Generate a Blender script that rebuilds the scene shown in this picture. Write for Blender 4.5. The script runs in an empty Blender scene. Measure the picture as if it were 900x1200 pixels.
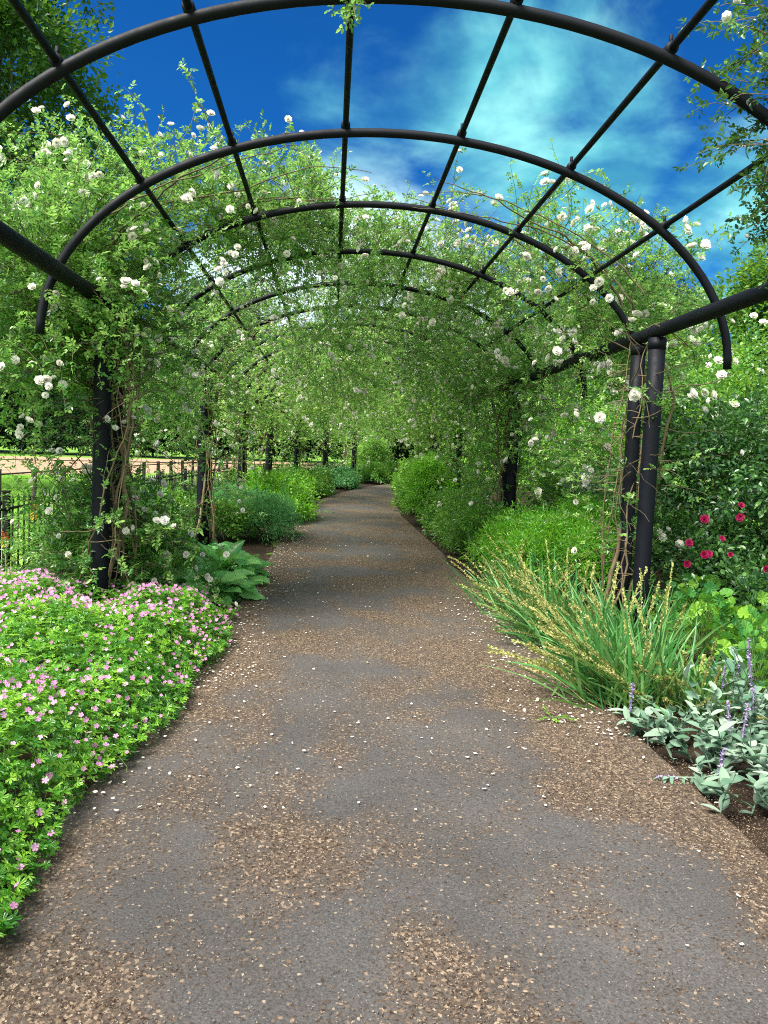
import bpy, math
import numpy as np
from mathutils import Vector, Matrix

rng = np.random.default_rng(11)
R = math.radians
SC = bpy.context.scene
COL = SC.collection

# ------------------------------------------------------------------ basic helpers
def nrm(v):
    v = np.asarray(v, float)
    return v / np.maximum(np.linalg.norm(v, axis=-1, keepdims=True), 1e-9)

def rvec(n):
    return nrm(rng.normal(size=(n, 3)))

def U(a, b, n=None):
    return rng.uniform(a, b, n)

_LAT = np.random.default_rng(5).random((256, 256))
def vnoise(x, y):
    x = np.asarray(x, float); y = np.asarray(y, float)
    xi = np.floor(x).astype(int); yi = np.floor(y).astype(int)
    fx = x - xi; fy = y - yi
    fx = fx * fx * (3 - 2 * fx); fy = fy * fy * (3 - 2 * fy)
    g = lambda a, b: _LAT[a % 256, b % 256]
    return (g(xi, yi) * (1 - fx) + g(xi + 1, yi) * fx) * (1 - fy) + (g(xi, yi + 1) * (1 - fx) + g(xi + 1, yi + 1) * fx) * fy

def fbm(x, y, o=4):
    s = 0; a = .5; t = 0
    for i in range(o):
        s = s + a * vnoise(x * 2 ** i + 17.3 * i, y * 2 ** i + 9.1 * i); t += a; a *= .5
    return s / t

def sstep(a, b, x):
    t = np.clip((x - a) / (b - a), 0, 1)
    return t * t * (3 - 2 * t)

class Geo:
    """collects vertices and faces; build() links them as ONE mesh object"""
    def __init__(s):
        s.V = []; s.F = []; s.A = []; s.n = 0
    def add(s, V, faces, rnd=None, mi=0, smooth=False):
        V = np.asarray(V, float).reshape(-1, 3)
        for F in (faces if isinstance(faces, list) else [faces]):
            s.F.append((np.asarray(F, int) + s.n, mi, smooth))
        s.V.append(V)
        s.A.append(np.full(len(V), .5) if rnd is None else np.asarray(rnd, float).ravel())
        s.n += len(V)
        return s
    def mesh(s, name, mats, off=(0, 0, 0)):
        me = bpy.data.meshes.new(name)
        V = np.concatenate(s.V) - np.asarray(off, float)
        tot = sum(f.shape[0] for f, _, _ in s.F)
        loops = np.concatenate([f.ravel() for f, _, _ in s.F])
        cnt = np.concatenate([np.full(f.shape[0], f.shape[1]) for f, _, _ in s.F])
        mi = np.concatenate([np.full(f.shape[0], m) for f, m, _ in s.F])
        sm = np.concatenate([np.full(f.shape[0], k) for f, _, k in s.F])
        st = np.concatenate([[0], np.cumsum(cnt)[:-1]])
        me.vertices.add(len(V)); me.vertices.foreach_set('co', V.astype(np.float32).ravel())
        me.loops.add(len(loops)); me.loops.foreach_set('vertex_index', loops.astype(np.int32))
        me.polygons.add(tot)
        me.polygons.foreach_set('loop_start', st.astype(np.int32))
        me.polygons.foreach_set('loop_total', cnt.astype(np.int32))
        me.polygons.foreach_set('material_index', mi.astype(np.int32))
        me.polygons.foreach_set('use_smooth', sm.astype(bool))
        for m in (mats if isinstance(mats, (list, tuple)) else [mats]):
            me.materials.append(m)
        a = me.attributes.new('rnd', 'FLOAT', 'POINT')
        a.data.foreach_set('value', np.concatenate(s.A).astype(np.float32))
        me.update()
        return me
    def build(s, name, mats, parent=None, loc=(0, 0, 0)):
        off = np.asarray(loc, float)
        if parent is not None:
            off = np.asarray(parent['_w'], float)
        o = bpy.data.objects.new(name, s.mesh(name, mats, off)); COL.objects.link(o)
        if parent is not None:
            o.parent = parent
        else:
            o.location = loc
        o['_w'] = tuple(float(x) for x in off)
        return o

def place(name, me, parent, loc, rot=None, sc=1.0):
    """an object that shares mesh data, put at a world location under its parent"""
    o = bpy.data.objects.new(name, me); COL.objects.link(o)
    w = np.asarray(loc, float)
    if parent is not None:
        o.parent = parent
        w = w - np.asarray(parent['_w'], float)
    o.location = tuple(float(x) for x in w)
    if rot is not None:
        o.rotation_mode = 'QUATERNION'; o.rotation_quaternion = rot
    o.scale = (sc, sc, sc)
    return o

def tag(o, label=None, cat=None, group=None, kind=None):
    if label: o['label'] = label
    if cat: o['category'] = cat
    if group: o['group'] = group
    if kind: o['kind'] = kind
    return o

def thing(name, label, cat, loc=(0, 0, 0), group=None):
    o = bpy.data.objects.new(name, None); COL.objects.link(o)
    o.location = loc; o.empty_display_size = .2
    o['_w'] = tuple(float(x) for x in loc)
    return tag(o, label, cat, group)

# ------------------------------------------------------------------ shape templates
def instance(geo, T, F, P, D, N, S, W=None, rnd=None, mi=0, smooth=False):
    """copies of template T (x width, y length, z up) at P, pointing along D with normal near N, length S"""
    n = len(P)
    if n == 0: return
    y = nrm(D); z = N - y * np.sum(N * y, -1, keepdims=True); z = nrm(z); x = np.cross(y, z)
    S = np.broadcast_to(S, (n,))
    W = S if W is None else np.broadcast_to(W, (n,))
    V = P[:, None, :] + (x[:, None, :] * T[None, :, 0, None] * W[:, None, None]
                         + y[:, None, :] * T[None, :, 1, None] * S[:, None, None]
                         + z[:, None, :] * T[None, :, 2, None] * S[:, None, None])
    k = len(T)
    fl = []
    for f in (F if isinstance(F, list) else [F]):
        f = np.asarray(f)
        fl.append((f[None] + (np.arange(n) * k)[:, None, None]).reshape(-1, f.shape[1]))
    r = rng.random(n) if rnd is None else rnd
    geo.add(V, fl, np.repeat(r, k), mi, smooth)

# small leaflet folded on its midrib
LEAF = np.array([(0, 0, 0), (-.27, .38, .09), (-.2, .75, .03), (0, 1, -.08), (.2, .75, .03), (.27, .38, .09), (0, .5, 0)])
LEAF_F = [np.array([(0, 6, 1), (6, 2, 1), (6, 3, 2), (0, 5, 6), (6, 5, 4), (6, 4, 3)])]
TINY = np.array([(0, 0, 0), (-.3, .45, .08), (0, 1, -.05), (.3, .45, .08)])
TINY_F = [np.array([(0, 3, 2), (0, 2, 1)])]
# broad leaf with ribs, drooping
def broad(nu=5, nv=9, w=.36, droop=.35, cup=.1, wave=.03, round_=False):
    V = []
    for j in range(nv):
        t = j / (nv - 1)
        ww = w * (math.sin(math.pi * min(1, t * .93 + .05)) ** .62) * (1 - .25 * t)
        if round_: ww = .5 * math.sqrt(max(0, 1 - (2 * t - 1) ** 2)) + .001
        for i in range(nu):
            s = i / (nu - 1) * 2 - 1
            V.append((s * ww, t * (1 - droop * .25 * t), cup * abs(s) ** 1.5 - droop * t * t + wave * math.sin(t * 16 + s * 2) * abs(s)))
    F = [(j * nu + i, j * nu + i + 1, (j + 1) * nu + i + 1, (j + 1) * nu + i) for j in range(nv - 1) for i in range(nu - 1)]
    return np.array(V), [np.array(F)]
BROAD, BROAD_F = broad()
FELT, FELT_F = broad(3, 7, .2, .3, .07, 0)
# round pleated leaf with a scalloped edge
def round_leaf(n=18):
    V = [(0, .42, -.06)]
    for i in range(n):
        a = -math.pi / 2 + (i + .5) / n * 2 * math.pi
        r = .5 * (1 - .12 * (i % 2)) * (1 if n > 0 else 1)
        V.append((r * math.cos(a), .45 + r * math.sin(a), .05 + .05 * (i % 2) + .05 * math.cos(a) ** 2))
    F = [(0, 1 + i, 1 + (i + 1) % n) for i in range(n - 1)]
    return np.array(V), [np.array(F)]
ROUND, ROUND_F = round_leaf()
# five-lobed cranesbill leaf
def palmate():
    V = [(0, .3, -.05)]; F = []
    n = 5
    for i in range(n):
        a = R(90 + (i - 2) * 52)
        ln = .62 - .07 * abs(i - 2)
        for (da, rr, z) in ((-26, .2, -.02), (-15, .72, .0), (-7, .8, .02), (0, 1, -.03), (7, .8, .02), (15, .72, .0)):
            aa = a + R(da)
            V.append((ln * rr * math.cos(aa), .3 + ln * rr * math.sin(aa), z + .05))
    m = len(V) - 1
    for i in range(m - 1):
        F.append((0, 1 + i, 2 + i))
    return np.array(V), [np.array(F)]
PALM, PALM_F = palmate()
# five-petalled flower in its own xy plane, facing +z
def flower5():
    V = [(0, 0, 0)]; F = []
    for i in range(5):
        a = i * 2 * math.pi / 5; b = len(V)
        for (da, r, z) in ((-.16, .25, .02), (-.5, .8, .16), (-.25, 1, .14), (.25, 1, .14), (.5, .8, .16), (.16, .25, .02)):
            V.append((r * math.cos(a + da), r * math.sin(a + da), z))
        F += [(0, b, b + 1), (0, b + 1, b + 2), (0, b + 2, b + 3), (0, b + 3, b + 4), (0, b + 4, b + 5)]
    return np.array(V) * .5, [np.array(F)]
FLW, FLW_F = flower5()

def tubes(geo, paths, radii, sides=4, rnd=None, mi=0, smooth=True, cap=False):
    paths = np.asarray(paths, float); n, m, _ = paths.shape
    radii = np.broadcast_to(np.asarray(radii, float), (n, m))
    t = np.gradient(paths, axis=1); t = nrm(t)
    mean = nrm(paths[:, -1] - paths[:, 0] + 1e-6)
    ref = np.where((np.abs(mean[:, 2:3]) > .85), np.array([[1., 0.13, 0]]), np.array([[0, 0.0, 1.]]))[:, None, :]
    x = nrm(np.cross(t, ref)); y = np.cross(t, x)
    a = np.arange(sides) / sides * 2 * math.pi
    V = paths[:, :, None, :] + radii[:, :, None, None] * (x[:, :, None, :] * np.cos(a)[None, None, :, None] + y[:, :, None, :] * np.sin(a)[None, None, :, None])
    idx = np.arange(n * m * sides).reshape(n, m, sides)
    q = np.stack([idx[:, :-1, :], np.roll(idx, -1, 2)[:, :-1, :], np.roll(idx, -1, 2)[:, 1:, :], idx[:, 1:, :]], -1).reshape(-1, 4)
    fl = [q]
    if cap:
        fl += [idx[:, 0, ::-1].reshape(-1, sides), idx[:, -1, :].reshape(-1, sides)]
    r = rng.random(n) if rnd is None else np.broadcast_to(rnd, (n,))
    geo.add(V, fl, np.repeat(r, m * sides), mi, smooth)

def pipe(geo, pts, r, sides=16, **k):
    pts = np.asarray(pts, float)
    tubes(geo, pts[None], np.broadcast_to(r, (1, len(pts))), sides, cap=True, **k)

def box(geo, lo, hi, mi=0, rot=None, org=None):
    lo = np.asarray(lo, float); hi = np.asarray(hi, float)
    V = np.array([(x, y, z) for z in (lo[2], hi[2]) for y in (lo[1], hi[1]) for x in (lo[0], hi[0])])
    if rot is not None:
        c, s = math.cos(rot), math.sin(rot)
        V = V @ np.array([[c, s, 0], [-s, c, 0], [0, 0, 1]])
    if org is not None: V = V + np.asarray(org, float)
    geo.add(V, np.array([(0, 2, 3, 1), (4, 5, 7, 6), (0, 1, 5, 4), (2, 6, 7, 3), (0, 4, 6, 2), (1, 3, 7, 5)]), None, mi)

# ------------------------------------------------------------------ materials
def newmat(name):
    m = bpy.data.materials.new(name); m.use_nodes = True
    nt = m.node_tree; nt.nodes.clear()
    out = nt.nodes.new('ShaderNodeOutputMaterial')
    return m, nt, out
def N(nt, t, **kw):
    n = nt.nodes.new('ShaderNode' + t)
    for k, v in kw.items():
        if k in n.inputs: n.inputs[k].default_value = v
        else: setattr(n, k, v)
    return n
def ramp(nt, stops, fac=None, interp='LINEAR'):
    n = nt.nodes.new('ShaderNodeValToRGB'); cr = n.color_ramp; cr.interpolation = interp
    while len(cr.elements) < len(stops): cr.elements.new(.5)
    for e, (p, c) in zip(cr.elements, stops):
        e.position = p; e.color = (*c, 1) if len(c) == 3 else c
    if fac is not None: nt.links.new(fac, n.inputs[0])
    return n
def mixc(nt, fac, a, b, mode='MIX'):
    n = nt.nodes.new('ShaderNodeMix'); n.data_type = 'RGBA'; n.blend_type = mode
    for sock, v in ((n.inputs['Factor'], fac), (n.inputs['A'], a), (n.inputs['B'], b)):
        pass
    ins = [n.inputs[0], n.inputs[6], n.inputs[7]]
    for s, v in zip(ins, (fac, a, b)):
        if hasattr(v, 'links') or hasattr(v, 'is_linked'): nt.links.new(v, s)
        elif isinstance(v, (int, float)): s.default_value = v
        else: s.default_value = (*v, 1)
    return n.outputs[2]

def leaf_mat(name, dark, mid, light, trans=.35, rough=.42, clump=1.3, spec=.45, tcol=None):
    m, nt, out = newmat(name)
    at = N(nt, 'Attribute', attribute_name='rnd')
    tc = N(nt, 'TexCoord')
    no = N(nt, 'TexNoise', Scale=clump, Detail=3.0); nt.links.new(tc.outputs['Object'], no.inputs['Vector'])
    ma = N(nt, 'Math', operation='MULTIPLY_ADD'); nt.links.new(no.outputs['Fac'], ma.inputs[0])
    ma.inputs[1].default_value = 1.1; ma.inputs[2].default_value = -.55
    ad = N(nt, 'Math', operation='ADD', use_clamp=True); nt.links.new(at.outputs['Fac'], ad.inputs[0]); nt.links.new(ma.outputs[0], ad.inputs[1])
    cr = ramp(nt, [(0, dark), (.5, mid), (1, light)], ad.outputs[0])
    p = N(nt, 'BsdfPrincipled', Roughness=rough); p.inputs['Specular IOR Level'].default_value = spec
    nt.links.new(cr.outputs[0], p.inputs['Base Color'])
    tr = N(nt, 'BsdfTranslucent')
    tint = mixc(nt, .55, cr.outputs[0], tcol or tuple(min(1, c * k) for c, k in zip(light, (1.5, 1.35, .8))))
    nt.links.new(tint, tr.inputs['Color'])
    mx = N(nt, 'MixShader'); mx.inputs[0].default_value = trans
    nt.links.new(p.outputs[0], mx.inputs[1]); nt.links.new(tr.outputs[0], mx.inputs[2])
    nt.links.new(mx.outputs[0], out.inputs['Surface'])
    return m

def petal_mat(name, a, b, trans=.3):
    m, nt, out = newmat(name)
    oi = N(nt, 'ObjectInfo'); at = N(nt, 'Attribute', attribute_name='rnd')
    ad = N(nt, 'Math', operation='ADD'); nt.links.new(oi.outputs['Random'], ad.inputs[0]); nt.links.new(at.outputs['Fac'], ad.inputs[1])
    fr = N(nt, 'Math', operation='FRACT'); nt.links.new(ad.outputs[0], fr.inputs[0])
    cr = ramp(nt, [(0, a), (1, b)], fr.outputs[0])
    p = N(nt, 'BsdfPrincipled', Roughness=.6); p.inputs['Specular IOR Level'].default_value = .2
    nt.links.new(cr.outputs[0], p.inputs['Base Color'])
    tr = N(nt, 'BsdfTranslucent'); nt.links.new(cr.outputs[0], tr.inputs['Color'])
    mx = N(nt, 'MixShader'); mx.inputs[0].default_value = trans
    nt.links.new(p.outputs[0], mx.inputs[1]); nt.links.new(tr.outputs[0], mx.inputs[2]); nt.links.new(mx.outputs[0], out.inputs['Surface'])
    return m

def bark_mat(name, a, b, scale=14, rough=.85):
    m, nt, out = newmat(name)
    tc = N(nt, 'TexCoord'); mp = N(nt, 'Mapping'); mp.inputs['Scale'].default_value = (1, 1, .25)
    nt.links.new(tc.outputs['Object'], mp.inputs['Vector'])
    no = N(nt, 'TexNoise', Scale=scale, Detail=6.0, Roughness=.65); nt.links.new(mp.outputs[0], no.inputs['Vector'])
    at = N(nt, 'Attribute', attribute_name='rnd')
    ad = N(nt, 'Math', operation='MULTIPLY_ADD'); nt.links.new(at.outputs['Fac'], ad.inputs[0]); ad.inputs[1].default_value = .4; nt.links.new(no.outputs['Fac'], ad.inputs[2])
    cr = ramp(nt, [(.35, a), (.95, b)], ad.outputs[0])
    p = N(nt, 'BsdfPrincipled', Roughness=rough); nt.links.new(cr.outputs[0], p.inputs['Base Color'])
    bp = N(nt, 'Bump', Strength=.6, Distance=.02); nt.links.new(no.outputs['Fac'], bp.inputs['Height']); nt.links.new(bp.outputs[0], p.inputs['Normal'])
    nt.links.new(p.outputs[0], out.inputs['Surface'])
    return m

def iron_mat(name, col, rough=.38, worn=(.05, .045, .04)):
    m, nt, out = newmat(name)
    tc = N(nt, 'TexCoord'); no = N(nt, 'TexNoise', Scale=9.0, Detail=8.0, Roughness=.7); nt.links.new(tc.outputs['Object'], no.inputs['Vector'])
    cr = ramp(nt, [(.55, col), (.78, worn)], no.outputs['Fac'])
    p = N(nt, 'BsdfPrincipled'); p.inputs['Specular IOR Level'].default_value = .22; nt.links.new(cr.outputs[0], p.inputs['Base Color'])
    rr = ramp(nt, [(.3, (rough,) * 3), (.75, (min(1, rough + .3),) * 3)], no.outputs['Fac']); nt.links.new(rr.outputs[0], p.inputs['Roughness'])
    n2 = N(nt, 'TexNoise', Scale=160.0, Detail=3.0); nt.links.new(tc.outputs['Object'], n2.inputs['Vector'])
    bp = N(nt, 'Bump', Strength=.15, Distance=.002); nt.links.new(n2.outputs['Fac'], bp.inputs['Height']); nt.links.new(bp.outputs[0], p.inputs['Normal'])
    nt.links.new(p.outputs[0], out.inputs['Surface'])
    return m

M = {}
M['rose_leaf'] = leaf_mat('rose_leaf', (.010, .065, .014), (.07, .255, .036), (.36, .58, .14), .48, .3, 1.3, .95, (.40, .70, .14))
M['rose_leaf_far'] = leaf_mat('rose_leaf_far', (.018, .10, .018), (.12, .36, .05), (.47, .68, .18), .55, .32, .9, .9, (.55, .78, .16))
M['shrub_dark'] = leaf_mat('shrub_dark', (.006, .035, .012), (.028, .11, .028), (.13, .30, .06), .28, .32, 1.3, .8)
M['shrub_mid'] = leaf_mat('shrub_mid', (.015, .08, .015), (.07, .26, .03), (.28, .50, .07), .4, .36, 1.3, .8)
M['shrub_bright'] = leaf_mat('shrub_bright', (.025, .14, .012), (.10, .36, .024), (.32, .60, .06), .45, .4, 1.3, .7)
M['shrub_blue'] = leaf_mat('shrub_blue', (.025, .14, .05), (.09, .32, .11), (.26, .52, .22), .35, .5)
M['silver_leaf'] = leaf_mat('silver_leaf', (.14, .22, .15), (.27, .36, .26), (.42, .5, .38), .2, .75, spec=.15, tcol=(.3, .42, .22))
M['felt_leaf'] = leaf_mat('felt_leaf', (.09, .19, .12), (.20, .31, .22), (.38, .47, .38), .2, .8, 3, .12, (.25, .42, .2))
M['strap_leaf'] = leaf_mat('strap_leaf', (.02, .12, .03), (.07, .26, .06), (.24, .42, .14), .3, .35, 2)
M['straw'] = leaf_mat('straw', (.19, .23, .05), (.40, .42, .13), (.62, .60, .27), .3, .7, 3, .2, (.5, .45, .15))
M['geranium_leaf'] = leaf_mat('geranium_leaf', (.008, .07, .014), (.05, .25, .02), (.32, .60, .06), .42, .32, 2.6, .85)
M['broad_leaf'] = leaf_mat('broad_leaf', (.05, .2, .05), (.13, .42, .11), (.3, .62, .2), .3, .3, 2)
M['mantle_leaf'] = leaf_mat('mantle_leaf', (.02, .13, .03), (.07, .28, .04), (.26, .50, .05), .4, .5, 2)
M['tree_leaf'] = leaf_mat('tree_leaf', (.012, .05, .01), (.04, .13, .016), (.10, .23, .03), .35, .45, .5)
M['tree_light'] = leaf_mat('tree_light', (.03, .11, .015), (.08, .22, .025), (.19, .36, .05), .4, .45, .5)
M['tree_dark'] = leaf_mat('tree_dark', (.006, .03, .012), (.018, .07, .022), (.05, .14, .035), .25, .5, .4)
M['white_petal'] = petal_mat('white_petal', (.86, .84, .76), (.93, .92, .90), .45)
M['litter_petal'] = petal_mat('litter_petal', (.74, .66, .62), (.85, .80, .72), .1)
M['pink_petal'] = petal_mat('pink_petal', (.56, .19, .44), (.74, .40, .64))
M['magenta_petal'] = petal_mat('magenta_petal', (.36, .008, .07), (.56, .04, .17))
M['orange_petal'] = petal_mat('orange_petal', (.55, .10, .02), (.68, .20, .03))
M['yellow_petal'] = petal_mat('yellow_petal', (.75, .55, .06), (.8, .62, .1))
M['purple_petal'] = petal_mat('purple_petal', (.30, .22, .45), (.48, .40, .58))
M['bark'] = bark_mat('bark', (.03, .024, .018), (.13, .10, .075))
M['vine'] = bark_mat('vine', (.075, .052, .03), (.27, .205, .115), 30)
M['twig'] = bark_mat('twig', (.035, .03, .018), (.14, .11, .055), 30)
M['green_stem'] = leaf_mat('green_stem', (.05, .14, .03), (.1, .22, .05), (.2, .3, .08), .1)
M['paint'] = iron_mat('black_blue_paint', (.003, .004, .009), .5, (.008, .008, .010))
M['iron'] = iron_mat('black_iron', (.006, .006, .007), .5, (.02, .016, .013))
M['wood'] = bark_mat('dark_wood', (.02, .016, .012), (.075, .06, .045), 20)

# ------------------------------------------------------------------ plan of the place
AXIS = .45
def shift(d): return .00745 * np.maximum(np.asarray(d, float) - 18, 0) ** 2
def slope(d): return .0149 * np.maximum(np.asarray(d, float) - 18, 0)
def on(d, u, z):
    """point at distance d along the walk, u metres right of the pergola's middle"""
    d = np.asarray(d, float); u = np.asarray(u, float); z = np.asarray(z, float)
    s = slope(d); k = 1 / np.sqrt(1 + s * s)
    return np.stack(np.broadcast_arrays(AXIS + shift(d) + u * k, d - u * s * k, z), -1)
HALF, AR, AZ, AB = 2.41, 2.6, 2.38, 1.59
BAY = 5.2
POSTS = [6.75 + BAY * k for k in range(-1, 8)]
ARCHES = [.6, 2.4, 4.15, 5.85] + [7.5 + BAY / 3 * k for k in range(0, 22)]
ENDD = 44.5
def arch_z(u): return AZ + AB * np.sqrt(np.maximum(0, 1 - (np.asarray(u) / AR) ** 2))
def edge_l(d): return -1.53 + .23 * sstep(2.2, 6.5, d) + .35 * sstep(16, 32, d) + .12 * (fbm(np.asarray(d) * .9, np.zeros_like(np.asarray(d, float)) + 3.3, 3) - .5)
def edge_r(d): return 1.42 + .12 * (fbm(np.asarray(d) * .8, np.zeros_like(np.asarray(d, float)) + 8.8, 3) - .5)

# ------------------------------------------------------------------ camera
def make_camera():
    cam = bpy.data.cameras.new('camera'); o = bpy.data.objects.new('camera', cam); COL.objects.link(o)
    cam.sensor_fit = 'VERTICAL'; cam.sensor_height = 36; cam.lens = 27
    cam.clip_start = .05; cam.clip_end = 2000
    f = Vector((-62, 72, -900)).normalized()
    u = Vector((.042, 1, (-62 * .042 + 72) / 900)).normalized()
    r = f.cross(u).normalized()
    m = Matrix((r, f, u))
    o.matrix_world = Matrix.Translation((0, 0, 1.62)) @ m.to_4x4()
    SC.camera = o
make_camera()

# ------------------------------------------------------------------ sky and sun
def make_light():
    el, az = 56, 232          # veiled sun high behind the viewer's left shoulder
    w = bpy.data.worlds.new('World'); SC.world = w; w.use_nodes = True
    nt = w.node_tree; nt.nodes.clear()
    out = N(nt, 'OutputWorld'); bg = N(nt, 'Background'); bg.inputs['Strength'].default_value = .12
    sky = nt.nodes.new('ShaderNodeTexSky'); sky.sky_type = 'NISHITA'; sky.sun_disc = False
    sky.sun_elevation = R(el); sky.sun_rotation = R(az); sky.air_density = 1.0; sky.dust_density = .4; sky.ozone_density = 3.0
    tc = N(nt, 'TexCoord')
    deep = mixc(nt, 1.0, sky.outputs[0], (.03, .24, .50), 'MULTIPLY')
    # broken cloud: noise over the sky's dome, stretched towards the horizon
    sx = N(nt, 'SeparateXYZ'); nt.links.new(tc.outputs['Generated'], sx.inputs[0])
    zz = N(nt, 'Math', operation='ADD'); nt.links.new(sx.outputs[2], zz.inputs[0]); zz.inputs[1].default_value = .25
    dv = N(nt, 'VectorMath', operation='DIVIDE'); cb = N(nt, 'CombineXYZ')
    for i in range(3): nt.links.new(zz.outputs[0], cb.inputs[i])
    nt.links.new(tc.outputs['Generated'], dv.inputs[0]); nt.links.new(cb.outputs[0], dv.inputs[1])
    no = N(nt, 'TexNoise', Scale=2.3, Detail=8.0, Roughness=.58, Distortion=.3); nt.links.new(dv.outputs[0], no.inputs['Vector'])
    # one big cumulus ahead and to the right, a bank of unseen cloud added behind the viewer as white fill
    def blob(direction, inner, outer):
        dp = N(nt, 'VectorMath', operation='DOT_PRODUCT'); nt.links.new(tc.outputs['Generated'], dp.inputs[0])
        dp.inputs[1].default_value = tuple(nrm(np.array(direction, float)))
        mr = N(nt, 'MapRange', interpolation_type='SMOOTHSTEP'); nt.links.new(dp.outputs['Value'], mr.inputs[0])
        mr.inputs[1].default_value = math.cos(R(outer)); mr.inputs[2].default_value = math.cos(R(inner))
        return mr.outputs[0]
    def mth(op, a, b):
        n = N(nt, 'Math', operation=op)
        for s, v in zip(n.inputs, (a, b)):
            if isinstance(v, (int, float)): s.default_value = v
            else: nt.links.new(v, s)
        return n.outputs[0]
    front = blob((.27, 1, .45), 1, 11)
    front2 = blob((.56, 1, .31), 0, 9)
    low = blob((.0, 1, .08), 9, 17.5)
    back_fill = blob((-.1, -1, .9), 45, 85)
    tot = mth('MAXIMUM', mth('MAXIMUM', front, mth('MULTIPLY', front2, .8)), mth('MAXIMUM', mth('MULTIPLY', low, 1.1), mth('MULTIPLY', back_fill, 1.1)))
    cov = mth('ADD', mth('MULTIPLY', tot, .62), mth('MULTIPLY', mth('SUBTRACT', no.outputs['Fac'], .5), 1.7))
    mr = N(nt, 'MapRange', interpolation_type='SMOOTHSTEP'); nt.links.new(cov, mr.inputs[0])
    mr.inputs[1].default_value = .16; mr.inputs[2].default_value = .70
    n2 = N(nt, 'TexNoise', Scale=5.0, Detail=5.0); nt.links.new(dv.outputs[0], n2.inputs['Vector'])
    near = ramp(nt, [(.36, (.28, 1.5, 2.3)), (.5, (.7, 2.7, 3.1)), (.68, (1.7, 4.3, 4.2))], n2.outputs['Fac'])
    fill_bank = ramp(nt, [(.3, (4.4, 4.7, 4.9)), (.7, (7.4, 7.5, 7.4))], n2.outputs['Fac'])
    cc = mixc(nt, low, mixc(nt, back_fill, near.outputs[0], fill_bank.outputs[0]), (4.3, 5.0, 5.6))
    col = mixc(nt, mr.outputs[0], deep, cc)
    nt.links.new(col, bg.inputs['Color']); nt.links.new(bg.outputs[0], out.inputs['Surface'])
    L = bpy.data.lights.new('sun', 'SUN'); L.energy = 5.0; L.angle = R(32); L.color = (1, .95, .85)
    o = bpy.data.objects.new('sun', L); COL.objects.link(o)
    # Nishita: rotation measured clockwise from +Y
    d = Vector((math.sin(R(az)) * math.cos(R(el)), math.cos(R(az)) * math.cos(R(el)), math.sin(R(el))))
    o.rotation_euler = d.to_track_quat('Z', 'Y').to_euler(); o.location = (0, -5, 30)
make_light()

# ------------------------------------------------------------------ ground, path, beds
def litter(u, d):
    """how much dry brown litter lies at a place on the path, 0..1"""
    el, er = edge_l(d), edge_r(d)
    e = np.minimum(u - el, er - u)
    f = fbm(u * 2.0 + 3, d * 1.5 + 1.7, 5)
    side = .11 * sstep(-.2, 1.2, u) + .06 * sstep(.0, -1.0, u)
    v = f + side + .16 * sstep(.5, .0, e) - .04
    return sstep(.39, .71, v) * (.5 + .5 * fbm(u * 7, d * 7, 3)) + .025 + .09 * sstep(.45, .65, fbm(u * 3 + 7, d * 3, 3))

def strip(name, us, ds, zf, m, attr=None):
    """a sheet laid along the walk: us(d) gives the cross positions"""
    D = np.asarray(ds); Uu = us(D)               # (n, k)
    P = on(D[:, None], Uu, zf(Uu, D[:, None]))
    n, k = Uu.shape
    idx = np.arange(n * k).reshape(n, k)
    F = np.stack([idx[:-1, :-1], idx[:-1, 1:], idx[1:, 1:], idx[1:, :-1]], -1).reshape(-1, 4)
    g = Geo().add(P, F, None if attr is None else attr(Uu, np.broadcast_to(D[:, None], Uu.shape)), 0, True)
    return g.build(name, m)

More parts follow.
